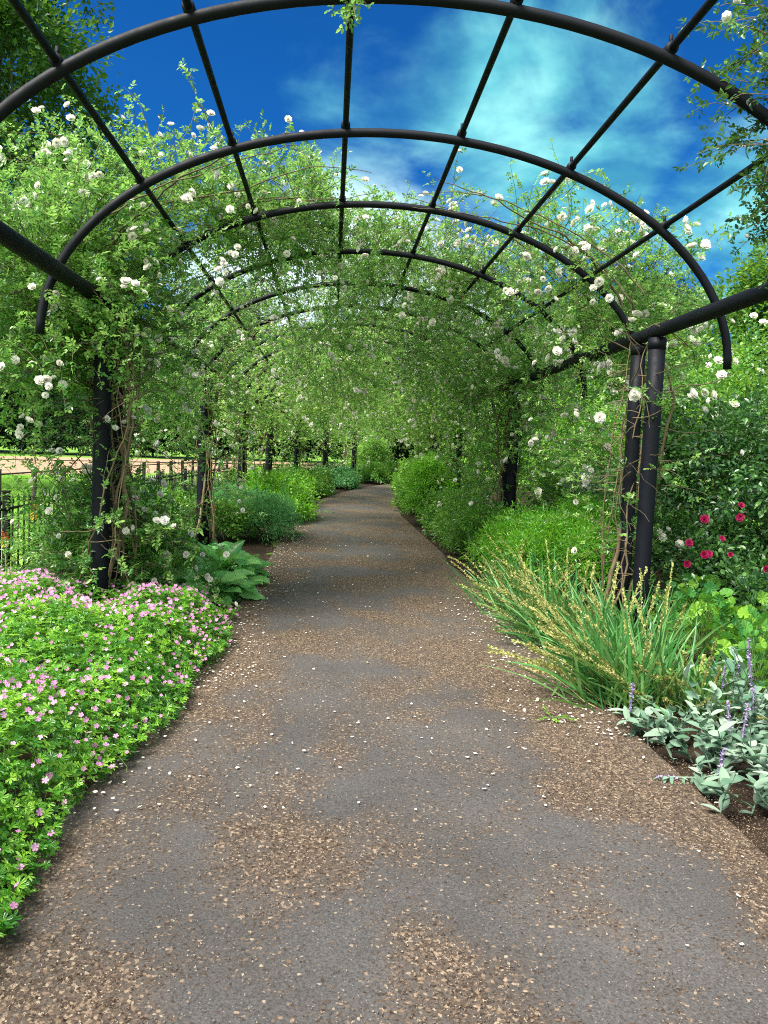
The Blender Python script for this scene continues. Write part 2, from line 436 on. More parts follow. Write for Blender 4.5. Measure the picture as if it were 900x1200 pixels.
def path_mat():
    m, nt, out = newmat('tarmac')
    tc = N(nt, 'TexCoord'); at = N(nt, 'Attribute', attribute_name='rnd')
    big = N(nt, 'TexNoise', Scale=1.3, Detail=5.0); nt.links.new(tc.outputs['Object'], big.inputs['Vector'])
    fine = N(nt, 'TexNoise', Scale=120.0, Detail=3.0, Roughness=.7); nt.links.new(tc.outputs['Object'], fine.inputs['Vector'])
    a = ramp(nt, [(.3, (.054, .051, .050)), (.7, (.086, .081, .079))], big.outputs['Fac'])
    b = ramp(nt, [(.3, (.45,) * 3), (.7, (1.55,) * 3)], fine.outputs['Fac'])
    base = mixc(nt, 1.0, a.outputs[0], b.outputs[0], 'MULTIPLY')
    st = N(nt, 'TexVoronoi', Scale=130.0); nt.links.new(tc.outputs['Object'], st.inputs['Vector'])
    sp = N(nt, 'SeparateColor'); nt.links.new(st.outputs['Color'], sp.inputs[0])
    gt = N(nt, 'Math', operation='GREATER_THAN'); nt.links.new(sp.outputs[0], gt.inputs[0]); gt.inputs[1].default_value = .96
    lt = N(nt, 'Math', operation='LESS_THAN'); nt.links.new(st.outputs['Distance'], lt.inputs[0]); lt.inputs[1].default_value = .33
    an = N(nt, 'Math', operation='MULTIPLY'); nt.links.new(gt.outputs[0], an.inputs[0]); nt.links.new(lt.outputs[0], an.inputs[1])
    base = mixc(nt, an.outputs[0], base, (.19, .185, .18))
    # crumbs of dry petal and bud scale trodden into the surface
    vo = N(nt, 'TexVoronoi', Scale=95.0); nt.links.new(tc.outputs['Object'], vo.inputs['Vector'])
    vs = N(nt, 'SeparateColor'); nt.links.new(vo.outputs['Color'], vs.inputs[0])
    crumb = ramp(nt, [(0, (.035, .023, .016)), (.45, (.09, .063, .044)), (.8, (.20, .142, .098)), (1, (.31, .25, .18))], vs.outputs[1])
    th = N(nt, 'Math', operation='LESS_THAN'); nt.links.new(vs.outputs[0], th.inputs[0])
    mu = N(nt, 'Math', operation='MULTIPLY'); nt.links.new(at.outputs['Fac'], mu.inputs[0]); mu.inputs[1].default_value = .8
    nt.links.new(mu.outputs[0], th.inputs[1])
    dust = mixc(nt, mu.outputs[0], base, (.10, .068, .042))
    col = mixc(nt, th.outputs[0], dust, crumb.outputs[0])
    p = N(nt, 'BsdfPrincipled', Roughness=.85); nt.links.new(col, p.inputs['Base Color']); p.inputs['Specular IOR Level'].default_value = .3
    h = mixc(nt, th.outputs[0], fine.outputs['Fac'], (1.3, 1.3, 1.3))
    bp = N(nt, 'Bump', Strength=.7, Distance=.004); nt.links.new(h, bp.inputs['Height']); nt.links.new(bp.outputs[0], p.inputs['Normal'])
    nt.links.new(p.outputs[0], out.inputs['Surface'])
    return m

def mottled(name, stops, scale, fine=60, bump=.5, dist=.02, detail=8):
    m, nt, out = newmat(name)
    tc = N(nt, 'TexCoord')
    a = N(nt, 'TexNoise', Scale=scale, Detail=float(detail), Roughness=.6); nt.links.new(tc.outputs['Object'], a.inputs['Vector'])
    b = N(nt, 'TexNoise', Scale=fine, Detail=4.0, Roughness=.7); nt.links.new(tc.outputs['Object'], b.inputs['Vector'])
    mx = N(nt, 'Math', operation='MULTIPLY_ADD'); nt.links.new(b.outputs['Fac'], mx.inputs[0]); mx.inputs[1].default_value = .6
    sb = N(nt, 'Math', operation='SUBTRACT'); nt.links.new(a.outputs['Fac'], sb.inputs[0]); sb.inputs[1].default_value = .3
    nt.links.new(sb.outputs[0], mx.inputs[2])
    cr = ramp(nt, stops, mx.outputs[0])
    p = N(nt, 'BsdfPrincipled', Roughness=.9); nt.links.new(cr.outputs[0], p.inputs['Base Color']); p.inputs['Specular IOR Level'].default_value = .2
    bp = N(nt, 'Bump', Strength=bump, Distance=dist); nt.links.new(b.outputs['Fac'], bp.inputs['Height']); nt.links.new(bp.outputs[0], p.inputs['Normal'])
    nt.links.new(p.outputs[0], out.inputs['Surface'])
    return m
M['grass'] = mottled('grass', [(.25, (.05, .14, .015)), (.5, (.13, .27, .03)), (.75, (.24, .38, .06))], .35, 30)
M['soil'] = mottled('soil', [(.25, (.012, .008, .006)), (.5, (.035, .022, .014)), (.8, (.08, .055, .035))], 3, 45, .9, .03)
M['ride'] = mottled('ride_gravel', [(.25, (.22, .14, .09)), (.5, (.34, .23, .15)), (.8, (.44, .31, .21))], .5, 40)

def sheet(name, pts, z, m, label=None):
    g = Geo().add([(x, y, z) for x, y in pts], np.array([list(range(len(pts)))]))
    return tag(g.build(name, m), kind='structure')

sheet('ground', [(-900, -300), (900, -300), (900, 1500), (-900, 1500)], -.03, M['grass'])
tag(strip('soil', lambda d: np.linspace(-4.3, 7.5, 60)[None] + 0 * d[:, None], np.linspace(-3, 50, 180),
          lambda u, d: -.012 + .05 * (fbm(u * 1.7, d * 1.7, 4) - .45) * (np.minimum(np.abs(u - edge_l(d)), np.abs(u - edge_r(d))) > .15) - .03 * ((u > edge_l(d)) & (u < edge_r(d))), M['soil']), kind='structure')
def path_us(d):
    t = np.linspace(0, 1, 56)[None]
    l = edge_l(d)[:, None]; r = edge_r(d)[:, None]
    return l + (r - l) * t
tag(strip('path', path_us, np.linspace(-3, 50, 820), lambda u, d: .012 + .01 * (1 - (u / 1.5) ** 2) + 0 * d, path_mat(), litter), kind='structure')
rd_near = [(-24, -40), (-21, 5), (-15.5, 32), (-6, 50), (5, 72), (26, 110), (60, 160)]
rd_far = [(95, 180), (50, 140), (18, 118), (-8, 95), (-28, 68), (-40, 40), (-48, 5), (-52, -40)]
sheet('gravel_track', rd_near + rd_far, -.024, M['ride'])

def make_litter():
    """loose crumbs lying on the path: real flakes, thick in the drifts"""
    n = 620000
    d = 1.3 + 15 * rng.random(n) ** 1.7
    u = U(-1.65, 2.0, n)
    keep = (u > edge_l(d) - .1) & (u < edge_r(d) + .5) & (rng.random(n) < .02 + litter(u, d) * np.where(u > edge_r(d) + .1, .4, .85))
    d, u = d[keep], u[keep]; n = len(d)
    g = Geo()
    zs = .006 + .05 * (fbm(u * 1.7, d * 1.7, 4) - .45)
    P = on(d, u, np.where(u > edge_r(d) + .1, zs, .026 + .006 * rng.random(n) - .0035 * np.abs(u) ** 2))
    D = rvec(n); D[:, 2] *= .35
    Nn = np.array([[0, 0, 1.]]) + .55 * rng.normal(size=(n, 3))
    T = np.array([(-.3, 0, 0), (.25, .1, .05), (.32, .9, -.05), (-.2, 1, .1)])
    instance(g, T, [np.array([(0, 1, 2, 3)])], P, D, Nn, U(.003, .009, n), U(.003, .008, n))
    m, nt, out = newmat('dry_litter')
    at = N(nt, 'Attribute', attribute_name='rnd')
    cr = ramp(nt, [(0, (.03, .02, .014)), (.4, (.085, .060, .042)), (.78, (.20, .142, .098)), (.97, (.31, .245, .18)), (1, (.45, .40, .34))], at.outputs['Fac'])
    p = N(nt, 'BsdfPrincipled', Roughness=.8); nt.links.new(cr.outputs[0], p.inputs['Base Color']); p.inputs['Specular IOR Level'].default_value = .2
    nt.links.new(p.outputs[0], out.inputs['Surface'])
    tag(g.build('leaf_litter', m), 'dry brown crumbs of fallen petals and buds drifted over the grey path', 'litter', kind='stuff')
    # fallen petals
    T = np.array([(-.32, .05, .06), (.3, 0, .03), (.42, .5, .0), (.25, .98, .09), (-.2, 1, .04), (-.45, .52, .02), (0, .5, -.03)])
    F = [np.array([(6, 0, 1), (6, 1, 2), (6, 2, 3), (6, 3, 4), (6, 4, 5), (6, 5, 0)])]
    n = 2050
    d = np.concatenate([np.concatenate([U(1.9, 5, 130), 1.5 + 13 * rng.random(220) ** 1.2]), U(5, 16, 700), U(4.2, 8.5, 600), U(2, 7, 400)])
    u = np.concatenate([U(-1.45, 1.45, 350), edge_l(d[350:1050]) + np.abs(rng.normal(0, .28, 700)), edge_r(d[1050:1650]) - np.abs(rng.normal(0, .33, 600)) + .05, edge_l(d[1650:]) + np.abs(rng.normal(0, .12, 400)) - .1])
    P = on(d, u, .031 + .004 * rng.random(n) - .003 * np.abs(u))
    D = rvec(n); D[:, 2] *= .12
    Nn = np.array([[0, 0, 1.]]) + .22 * rng.normal(size=(n, 3))
    S = U(.009, .023, n)
    vis = (d > 2.0) & (np.abs(P[:, 0]) < d * .52)
    order = np.argsort(np.where(vis, d, 1e9))
    near, rest = order[:150], order[150:]
    g = Geo(); instance(g, T, F, P[rest], D[rest], Nn[rest], S[rest], S[rest] * U(.7, 1, len(rest)))
    tag(g.build('fallen_petals', M['litter_petal']), 'countless small pale petals strewn along the path and its edges', 'petals', kind='stuff')
    mats = [M['litter_petal']] * 6 + [petal_mat('fallen_pink', (.72, .40, .58), (.8, .55, .68), .1), petal_mat('fallen_yellow', (.6, .48, .16), (.66, .55, .24), .1), petal_mat('fallen_pink2', (.66, .36, .54), (.8, .5, .66), .1)]
    names = ['pale'] * 6 + ['pink', 'yellow', 'pink']
    for k, i in enumerate(near):
        g = Geo(); instance(g, T, F, P[i:i + 1] * 0, D[i:i + 1], Nn[i:i + 1], S[i:i + 1] * 1.6, S[i:i + 1] * U(.9, 1.5), smooth=True)
        c = int(rng.integers(0, 9))
        if u[i] < -.9 and rng.random() < .5: c = 6
        o = g.build('fallen_petal', mats[c], None, tuple(P[i]))
        tag(o, {'pale': 'single pale cream petal fallen flat on the grey path', 'pink': 'single pink petal fallen flat on the grey path', 'yellow': 'single yellow leaf fallen flat on the grey path'}[names[c]],
            'petal' if names[c] != 'yellow' else 'leaf', names[c] + (' petals lying on the path' if names[c] != 'yellow' else ' leaves lying on the path'))
        if names[c] == 'yellow': o.name = 'fallen_leaf'
make_litter()

# ------------------------------------------------------------------ the pergola
def make_pergola():
    t = thing('rose_pergola', 'long black tubular steel pergola arching over the curved path', 'pergola', tuple(on(6.75, 0, 0)))
    for d in ARCHES:
        if d > ENDD: continue
        a = np.linspace(math.pi, 0, 57)
        u = AR * np.cos(a); z = AZ + AB * np.sin(a)
        g = Geo(); pipe(g, on(np.full(57, d), u, z), .0315, 14); g.build('arch', M['paint'], t)
    ds = np.concatenate([np.arange(-1, 18, 2.0), np.arange(18, ENDD + .1, 1.0)])
    for s in (-1, 1):
        g = Geo(); pipe(g, on(ds, np.full(len(ds), s * HALF), np.full(len(ds), 2.8)), .060, 18); g.build('side_beam', M['paint'], t)
    for u in (-1.9, -1.25, -.43, .43, 1.27, 2.02):
        z = float(arch_z(u)) + .05
        g = Geo(); pipe(g, on(ds, np.full(len(ds), u), np.full(len(ds), z)), .0215, 10); g.build('roof_bar', M['paint'], t)
    for d0 in POSTS:
        for s in (-1, 1):
            for dd, r in ((0, .073), (.42, .066)):
                g = Geo()
                b = on(d0 + dd, s * HALF, 0)
                pipe(g, np.array([b + (0, 0, z) for z in (-.05, .5, 1.2, 2, 2.738)]), r, 18)
                p = g.build('post', M['paint'], t)
                g = Geo()      # collar under the beam and a bolted foot plate
                pipe(g, np.array([b + (0, 0, 2.64), b + (0, 0, 2.73)]), r + .005, 18); g.build('collar', M['paint'], p)
                g = Geo(); box(g, b + (-.15, -.15, .012), b + (.15, .15, .03)); g.build('foot_plate', M['paint'], p)
    # clamps where bars cross the near arches
    for d in ARCHES[2:7]:
        for u in (-1.9, -1.25, -.43, .43, 1.27, 2.02):
            g = Geo(); c = on(d, u, float(arch_z(u)) + .05)
            pipe(g, np.array([c + (0, -.03, 0), c + (0, .03, 0)]), .034, 10)
            pipe(g, np.array([c + (0, 0, .02), c + (0, 0, .075)]), .011, 6); g.build('clamp', M['paint'], t)
make_pergola()

# ------------------------------------------------------------------ plants: growing canes, leaves, blooms
def grow(P0, D0, L, steps=8, droop=.16, wob=.22):
    n = len(P0); P = np.zeros((n, steps, 3)); D = np.zeros((n, steps, 3))
    p = np.array(P0, float); d = nrm(D0); seg = (np.asarray(L) / (steps - 1))[:, None]
    for k in range(steps):
        P[:, k] = p; D[:, k] = d
        p = p + d * seg
        d = nrm(d + np.array([[0, 0, -droop]]) * (.4 + k / steps) + wob * rng.normal(size=(n, 3)) * .6)
    return P, D

def along(P, D, k, lo=.12):
    """k places along each path"""
    n, m, _ = P.shape
    t = (lo + (1 - lo) * (np.arange(k)[None] + rng.random((n, k)) * .8) / k) * (m - 1)
    t = np.minimum(t, m - 1.001); i = t.astype(int); f = (t - i)[..., None]
    r = np.arange(n)[:, None]
    return (P[r, i] * (1 - f) + P[r, i + 1] * f).reshape(-1, 3), D[r, i].reshape(-1, 3)

def pinnate(geo, P, D, size, n_leaf=5, up=1.0, T=LEAF, F=LEAF_F, mi=0):
    """rose leaves: leaflets in pairs on a short stalk"""
    n = len(P)
    r = nrm(D * .35 + rvec(n) + np.array([[0, 0, .15]]))
    Nn = nrm(np.array([[0, 0, up]]) + rng.normal(size=(n, 3)) * .55)
    s = nrm(np.cross(r, Nn)); size = np.broadcast_to(size, (n,))
    base = rng.random(n)
    for (t, side) in (((1.55, 0), (1.25, 1), (1.25, -1), (.55, 1), (.55, -1))[:n_leaf]):
        p = P + r * (size * t)[:, None]
        d = r * (.55 if side else 1) + s * side * .85 + rng.normal(size=(n, 3)) * .12
        instance(geo, T, F, p, d, Nn + rng.normal(size=(n, 3)) * .25, size * U(.8, 1.15, n) * (1.1 if not side else .95), None, np.clip(base + U(-.12, .12, n), 0, 1), mi)

def bloom_geo(seed, inner=True):
    r = np.random.default_rng(seed); g = Geo()
    for (cnt, rad, lift, tilt, ph) in ((7, .5, -.05, .62, 0), (6, .46, .0, .95, .5), (6, .36, .06, 1.2, .2), (5, .24, .10, 1.4, .7)):
        for i in range(cnt):
            a = (i + ph + r.uniform(-.15, .15)) / cnt * 2 * math.pi
            ca, sa = math.cos(a), math.sin(a); V = []
            w = rad * 1.15
            for t in (0, .5, 1):
                for s in (-1, 0, 1):
                    rr = rad * t * math.cos(tilt) + .02; z = lift + rad * t * math.sin(tilt) * .9 + .05 * rad * (s * s) * (1 + t) - (.1 * rad if t == 1 else 0) + r.uniform(-.02, .02)
                    y = s * w * (.28, .52, .40)[int(t * 2)]
                    V.append((rr * ca - y * sa, rr * sa + y * ca, z))
            g.add(V, np.array([(0, 1, 4, 3), (1, 2, 5, 4), (3, 4, 7, 6), (4, 5, 8, 7)]), np.full(9, r.random() * .3), 0, True)
    return g
BLOOMS = [bloom_geo(s) for s in range(4)]
WHITE = [b.mesh('rose_bloom', M['white_petal']) for b in BLOOMS]
MAGENTA = [b.mesh('rose_bloom_magenta', M['magenta_petal']) for b in BLOOMS]
BT = np.concatenate(BLOOMS[0].V); BF = [np.concatenate([f for f, _, _ in BLOOMS[0].F])]

def quat(n):
    return Vector(tuple(float(x) for x in n)).to_track_quat('Z', 'Y')

def add_blooms(root, P, Nn, meshes, m, size, most=60):
    """nearest blooms become parts of their own, the rest one part"""
    if len(P) == 0: return
    o = np.argsort(np.linalg.norm(P - np.array([0, 0, 1.62]), axis=1))
    for i in o[:most]:
        place('bloom', meshes[int(rng.integers(0, 4))], root, P[i], quat(nrm(Nn[i])), float(U(*size)))
    o = o[most:]
    if len(o):
        g = Geo(); x = rvec(len(o)); x = np.cross(Nn[o], x)
        S = U(size[0], size[1], len(o))
        instance(g, BT, BF, P[o], x, Nn[o], S)
        tag(g.build('blooms', m, root), kind='stuff')

def roof(n, dlo, dhi, ulo, uhi, lift=.1, into=.25, mid=None):
    d = U(dlo, dhi, n); u = U(ulo, uhi, n)
    if mid is not None: d = np.where(rng.random(n) < .72, mid + .7 * rng.normal(size=n), d)
    # patchy: keep more where the noise is high
    q = fbm(u * .9 + 40, d * .8 + 11, 3)
    k = rng.random(n) < np.where(d < 9.5, .12 + 1.2 * sstep(.36, .62, q), .04 + 1.3 * sstep(.43, .6, q))
    d, u = d[k], u[k]; n = len(d)
    z = arch_z(u)
    nx = u / AR ** 2; nz = (z - AZ) / AB ** 2 + .05
    l = np.hypot(nx, nz); nx, nz = nx / l, nz / l
    off = np.abs(rng.normal(lift, .16, n))
    s = slope(d); c = 1 / np.sqrt(1 + s * s)
    Nv = np.stack([nx * c, -nx * s * c, nz], -1)
    P = on(d, u, z) + Nv * off[:, None]
    sg = np.where(rng.random(n) < into, -.8, 1.0)[:, None]
    D = Nv * .75 * sg + rng.normal(size=(n, 3)) * .55
    return P, D
def ball(n, c, r, out=1.0):
    v = rvec(n); rad = rng.random(n)[:, None] ** .45
    P = np.asarray(c, float) + v * rad * np.asarray(r, float)
    return P, v * out + rng.normal(size=(n, 3)) * .5 + np.array([[0, 0, .15]])
def column(n, d0, s, zlo, zhi, rad=.3, along_d=.5):
    a = U(0, 2 * math.pi, n); z = U(zlo, zhi, n); r = rad * np.sqrt(rng.random(n))
    P = on(d0 + .27 + along_d * rng.normal(size=n) * .5 + np.sin(a) * r, s * HALF + np.cos(a) * r, z)
    D = np.stack([np.cos(a), np.sin(a), U(-.2, .7, n)], -1)
    return P, D
def wall(n, dlo, dhi, s, zlo, zhi):
    d = U(dlo, dhi, n); z = zlo + (zhi - zlo) * rng.random(n) ** .6
    k = rng.random(n) < .15 + 1.2 * sstep(.38, .62, fbm(d * .9 + 5 * s, z * .9 + 30, 3)); d, z = d[k], z[k]; n = len(d)
    P = on(d, s * HALF + rng.normal(0, .16, n), z)
    return P, rng.normal(size=(n, 3)) * .8 + np.array([[s * .25, -.2, -.1]])

def vines(t, d0, s, k, zt=2.75, rr=(.006, .013)):
    for i in range(k):
        m = 26; z = np.linspace(0, zt, m)
        dd = ((0, .42)[i % 2] if i < 4 else .27) if s < 0 else (.42 if i % 4 else .3)
        a0 = U(0, 6.28); tw = U(-3.2, 3.2) if s > 0 else U(-7, 7)
        r = (.095 if s > 0 else .108) + .04 * np.sin(z * U(1.2, 2.4) + U(0, 6)) ** 2 + (.10 if s < 0 else .08) * np.exp(-z * 2.5)
        b = on(d0 + dd, s * HALF, 0)
        wob = .012 * np.cumsum(rng.normal(size=(m, 2)), 0)
        P = np.stack([b[0] + r * np.cos(a0 + tw * z / zt) + wob[:, 0], b[1] + r * np.sin(a0 + tw * z / zt) + wob[:, 1], z], -1)
        wig = np.cumsum(np.cumsum(rng.normal(0, .006, (m, 2)), 0), 0); wig -= np.linspace(0, 1, m)[:, None] * wig[-1]; P[:, :2] += np.clip(wig, -.09, .09)
        g = Geo(); R0 = U(*rr) * (2.0 if i < 2 else 1); tubes(g, P[None], np.linspace(R0, R0 * .55, m)[None], 7)
        st = g.build('vine_stem', M['vine'], t)
        # snags and thorny side shoots
        ii = rng.integers(4, m - 2, 9); Q, _ = grow(P[ii], rvec(9) * np.array([1, 1, .5]), U(.1, .34, 9), 5, .02, .3)
        g = Geo(); tubes(g, Q, np.linspace(.0045, .0015, 5)[None], 4); tag(g.build('side_twigs', M['vine'], st), kind='stuff')

def rose(label, d0, s, regions, leaves=13, leaf=.036, L=(.35, .95), n_vine=4, mat='rose_leaf', bloom_rate=.1, bsize=(.055, .095), parts=60, twig=True, nl=5, tpl=(LEAF, LEAF_F), droop=.16, ncane=0, tangle=0):
    t = thing('climbing_rose', label, 'climbing rose', tuple(on(d0 + .27, s * HALF, 0)), 'white climbing roses trained over the pergola')
    P0 = np.concatenate([r[0] for r in regions]); D0 = np.concatenate([r[1] for r in regions])
    n = len(P0)
    P, D = grow(P0, D0, U(L[0], L[1], n), 8, droop)
    q, qd = along(P, D, leaves)
    g = Geo(); pinnate(g, q, qd, leaf * U(.75, 1.2, len(q)), nl, 1.0, *tpl); g.build('foliage', M[mat], t)
    if twig:
        g = Geo(); tubes(g, P, np.linspace(.0042, .0014, 8)[None], 3); tag(g.build('twigs', M['twig'], t), kind='stuff')
    b = rng.random(n) < bloom_rate
    tip = P[b, -1]; nb = b.sum()
    # blooms come in small sprays at the ends of shoots
    k = rng.choice([1, 1, 1, 2, 2, 3, 4], nb); tip = np.repeat(tip, k, 0) + rng.normal(0, .04, (k.sum(), 3)) * (np.repeat(k, k)[:, None] > 1)
    Nb = nrm(np.repeat(D[b, -1], k, 0) * .5 + np.array([[0, -.35, .45]]) + rng.normal(size=(k.sum(), 3)) * .45)
    add_blooms(t, tip, Nb, WHITE, M['white_petal'], bsize, parts)
    if n_vine: vines(t, d0, s, n_vine)
    if tangle:
        # a thicket of old dark stems wound about the post head
        z0 = 1.1 + 1.75 * rng.random(tangle) ** .6; aa = U(0, 6.28, tangle); rr = .09 + .2 * rng.random(tangle) * (z0 / 2.8) ** 2
        Q, _ = grow(on(d0 + .21 + np.sin(aa) * rr * 1.3, s * HALF + np.cos(aa) * rr, z0), np.stack([-np.sin(aa), np.cos(aa), U(-.6, 1.2, tangle)], -1), U(.35, .95, tangle), 10, .03, .34)
        g = Geo(); tubes(g, Q, np.linspace(1, .4, 10)[None] * U(.003, .0085, (tangle, 1)), 5); tag(g.build('tangled_stems', M['twig'], t), kind='stuff')
    for i in range(ncane):
        # woody canes tied along the hoops
        m = 30; a0 = U(.25, .5); a1 = U(1.0, 1.75); aa = np.linspace(a0, a1, m); lift = U(.04, .22)
        d = d0 + U(-.4, 2.6) + np.cumsum(rng.normal(0, .02, m)) + np.linspace(0, U(-.8, .8), m)
        w = lift + .05 * np.sin(aa * U(4, 9) + U(0, 6)) + np.cumsum(rng.normal(0, .008, m))
        g = Geo(); tubes(g, on(d, s * (AR + w) * np.cos(aa), AZ + (AB + w) * np.sin(aa))[None], np.linspace(U(.007, .013), .003, m)[None], 6); g.build('cane', M['twig'], t)
    return t

def cat(*r): return [x for x in r]
ORD = ['', 'nearest', 'second', 'third', 'fourth', 'fifth', 'sixth', 'seventh', 'eighth']
def make_roses():
    # nearest left: a big mound over the post and outward
    rose('big white climbing rose smothering the nearest left post and spilling outward over the fence', 6.75, -1, cat(
        roof(850, 6.5, 9.4, -2.75, -1.3, .3), roof(420, 7.3, 9.6, -1.6, -.55, .14), roof(200, 8.8, 11, -.9, .6, .1),
        ball(480, on(6.9, -2.95, 3.05), (.75, .7, .6)), ball(130, on(6.7, -3.0, 2.35), (.6, .6, .4)), ball(240, on(7.6, -2.5, 3.75), (.7, .7, .5)),
        column(100, 6.75, -1, 2.2, 2.9, .45), column(24, 6.75, -1, .5, 1.6, .5), wall(170, 7.6, 11, -1, 1.7, 2.8),
        ball(100, on(7.2, -2.7, .65), (.45, .5, .4)), ball(90, on(7.3, -2.3, .7), (.4, .5, .35))),
        14, .038, bloom_rate=.19, bsize=(.055, .09), parts=95, n_vine=15, ncane=7, tangle=110)
    # nearest right: open below, flowers on the crown of the arch
    rose('white climbing rose flowering on the roof above the nearest right post, its stems bare below', 6.75, 1, cat(
        roof(620, 7.5, 11.2, 1.35, 2.75, .22), roof(240, 8.6, 11.2, .7, 1.5, .12), ball(200, on(8.2, 2.6, 3.35), (.5, .8, .5)),
        column(64, 6.9, 1, .3, 2.7, .2, .3), wall(110, 8.5, 11.6, 1, 1.6, 2.75)), 12, .037, bloom_rate=.32, bsize=(.065, .12), parts=95, n_vine=10, ncane=5, tangle=34)
    # the rest, bay by bay
    for k in range(2, 9):
        d0 = 6.75 + BAY * (k - 1)
        far = d0 > 16
        f = 1.0 if not far else .75
        for s in (-1, 1):
            dl, dh = d0 - 2.1, min(d0 + 3.1, ENDD + .4)
            inner = 0.0
            inner = -.35 if k == 2 else -.6
            ulo, uhi = sorted((s * 2.75, s * inner))
            if k == 2: dl = 9.0
            reg = cat(roof((520 if s < 0 else 640) if k == 2 else (620 if k == 3 else 470), dl, dh, ulo, uhi, .2, .35, d0 + .3), ball(int((110 if s < 0 else 135) * f), on(d0 + .3, s * 2.35, 2.75), (.5, .7, .45)),
                      column(int((60 if s < 0 else 70) * f), d0, s, .5, 2.8, .36), wall(int((110 if s < 0 else 120) * f), dl, dh, s, 1.7 if s < 0 else 1.2, 2.8))
            for _ in range(3):
                reg.append(ball(int(110 * f), on(U(dl, dh), U(*sorted((s * 2.3, s * inner))), 3.15), (.5, .6, .4)))
            if s > 0 and k <= 4:
                reg.append(ball(int(90 * f), on(d0 + .2, HALF - .3, 2.6), (.55, .8, .6)))
                reg.append(column(int(70 * f), d0, s, .2, 1.6, .5))
            side = 'left' if s < 0 else 'right'
            rose(f'white climbing rose on the {ORD[k]} {side} post of the pergola, counted from the front', d0, s, reg,
                 12 if not far else 9, .037 if not far else .06, bloom_rate=.22 if k < 4 else .17, bsize=(.05, .085) if not far else (.06, .10),
                 parts=60 if k == 2 else (30 if k == 3 else 12), n_vine=8 if k < 4 else 3, mat='rose_leaf' if k < 3 else 'rose_leaf_far',
                 twig=k < 5, tangle=(70 if k < 5 else 30), ncane=10 if k < 4 else (6 if k < 6 else 0), nl=5 if not far else 3, tpl=(LEAF, LEAF_F) if not far else (TINY * np.array([1.25, 1, 1]), TINY_F))
    # stray sprays in the near bay
    rose('rose spray, its leaves coloured dark as if backlit, hanging into view over the near arch on the right', 1.55, 1, cat(
        ball(60, on(4.05, 2.0, 3.5), (.2, .3, .45)), ball(46, on(4.0, 2.12, 3.1), (.18, .35, .3)), ball(40, on(4.05, 1.92, 3.95), (.2, .3, .25))), 13, .034, mat='shrub_dark', bloom_rate=.04, parts=40, n_vine=2, bsize=(.04, .06), L=(.2, .55))  # darker leaf colour than the other roses, standing in for backlit shade
    t = thing('rose_shoot', 'small rose shoot dangling from the top of the nearest arch', 'rose shoot', tuple(on(4.15, -.45, 3.97)))
    P, D = ball(7, on(4.13, -.47, 3.97), (.05, .05, .05)); D = D * .4 + np.array([[0, 0, -.6]])
    P, D = grow(P, D, U(.12, .26, 7), 6, .2); q, qd = along(P, D, 7)
    g = Geo(); pinnate(g, q, qd, .03 * U(.8, 1.2, len(q))); g.build('foliage', M['rose_leaf'], t)
    g = Geo(); tubes(g, P, np.linspace(.004, .0015, 6)[None], 4); g.build('stem', M['twig'], t)
make_roses()

# ------------------------------------------------------------------ shrubs and trees
def leafy(geo, blobs, n_clump, per, clump, size, T=TINY, F=TINY_F, up=.7, aspect=1.0, mi=0):
    """leaves gathered in clumps near the surface of a set of blobs"""
    w = np.array([np.prod(np.asarray(b[1])) ** .67 for b in blobs]); w = w / w.sum()
    which = rng.choice(len(blobs), n_clump, p=w)
    C = np.array([b[0] for b in blobs])[which]; Rr = np.array([b[1] for b in blobs])[which]
    v = rvec(n_clump); v[:, 2] = np.where(v[:, 2] < -.45, -v[:, 2], v[:, 2])
    rad = 1 - .55 * rng.random(n_clump) ** 1.8
    lump = .68 + .75 * fbm(v[:, 0] * 2.2 + which * 3.1 + 20, v[:, 1] * 2.2 + v[:, 2] * 2.7 + 20, 3)
    cc = C + v * Rr * (rad * lump)[:, None]
    cs = clump * U(.6, 1.3, n_clump)
    k = np.repeat(np.arange(n_clump), per); n = len(k)
    w2 = rvec(n); rr = rng.random(n)[:, None] ** .5
    P = cc[k] + w2 * rr * cs[k][:, None]
    D = w2 * .8 + v[k] * .5 + rng.normal(size=(n, 3)) * .4 + np.array([[0, 0, -.15]])
    Nn = np.array([[0, 0, up]]) + v[k] * .5 + rng.normal(size=(n, 3)) * .45
    S = size * U(.65, 1.25, n)
    keep = P[:, 2] > .03
    instance(geo, T, F, P[keep], D[keep], Nn[keep], S[keep], S[keep] * aspect, np.clip(rng.random(n_clump)[k][keep] * .5 + rng.random(n)[keep] * .5, 0, 1), mi)
    return cc, v

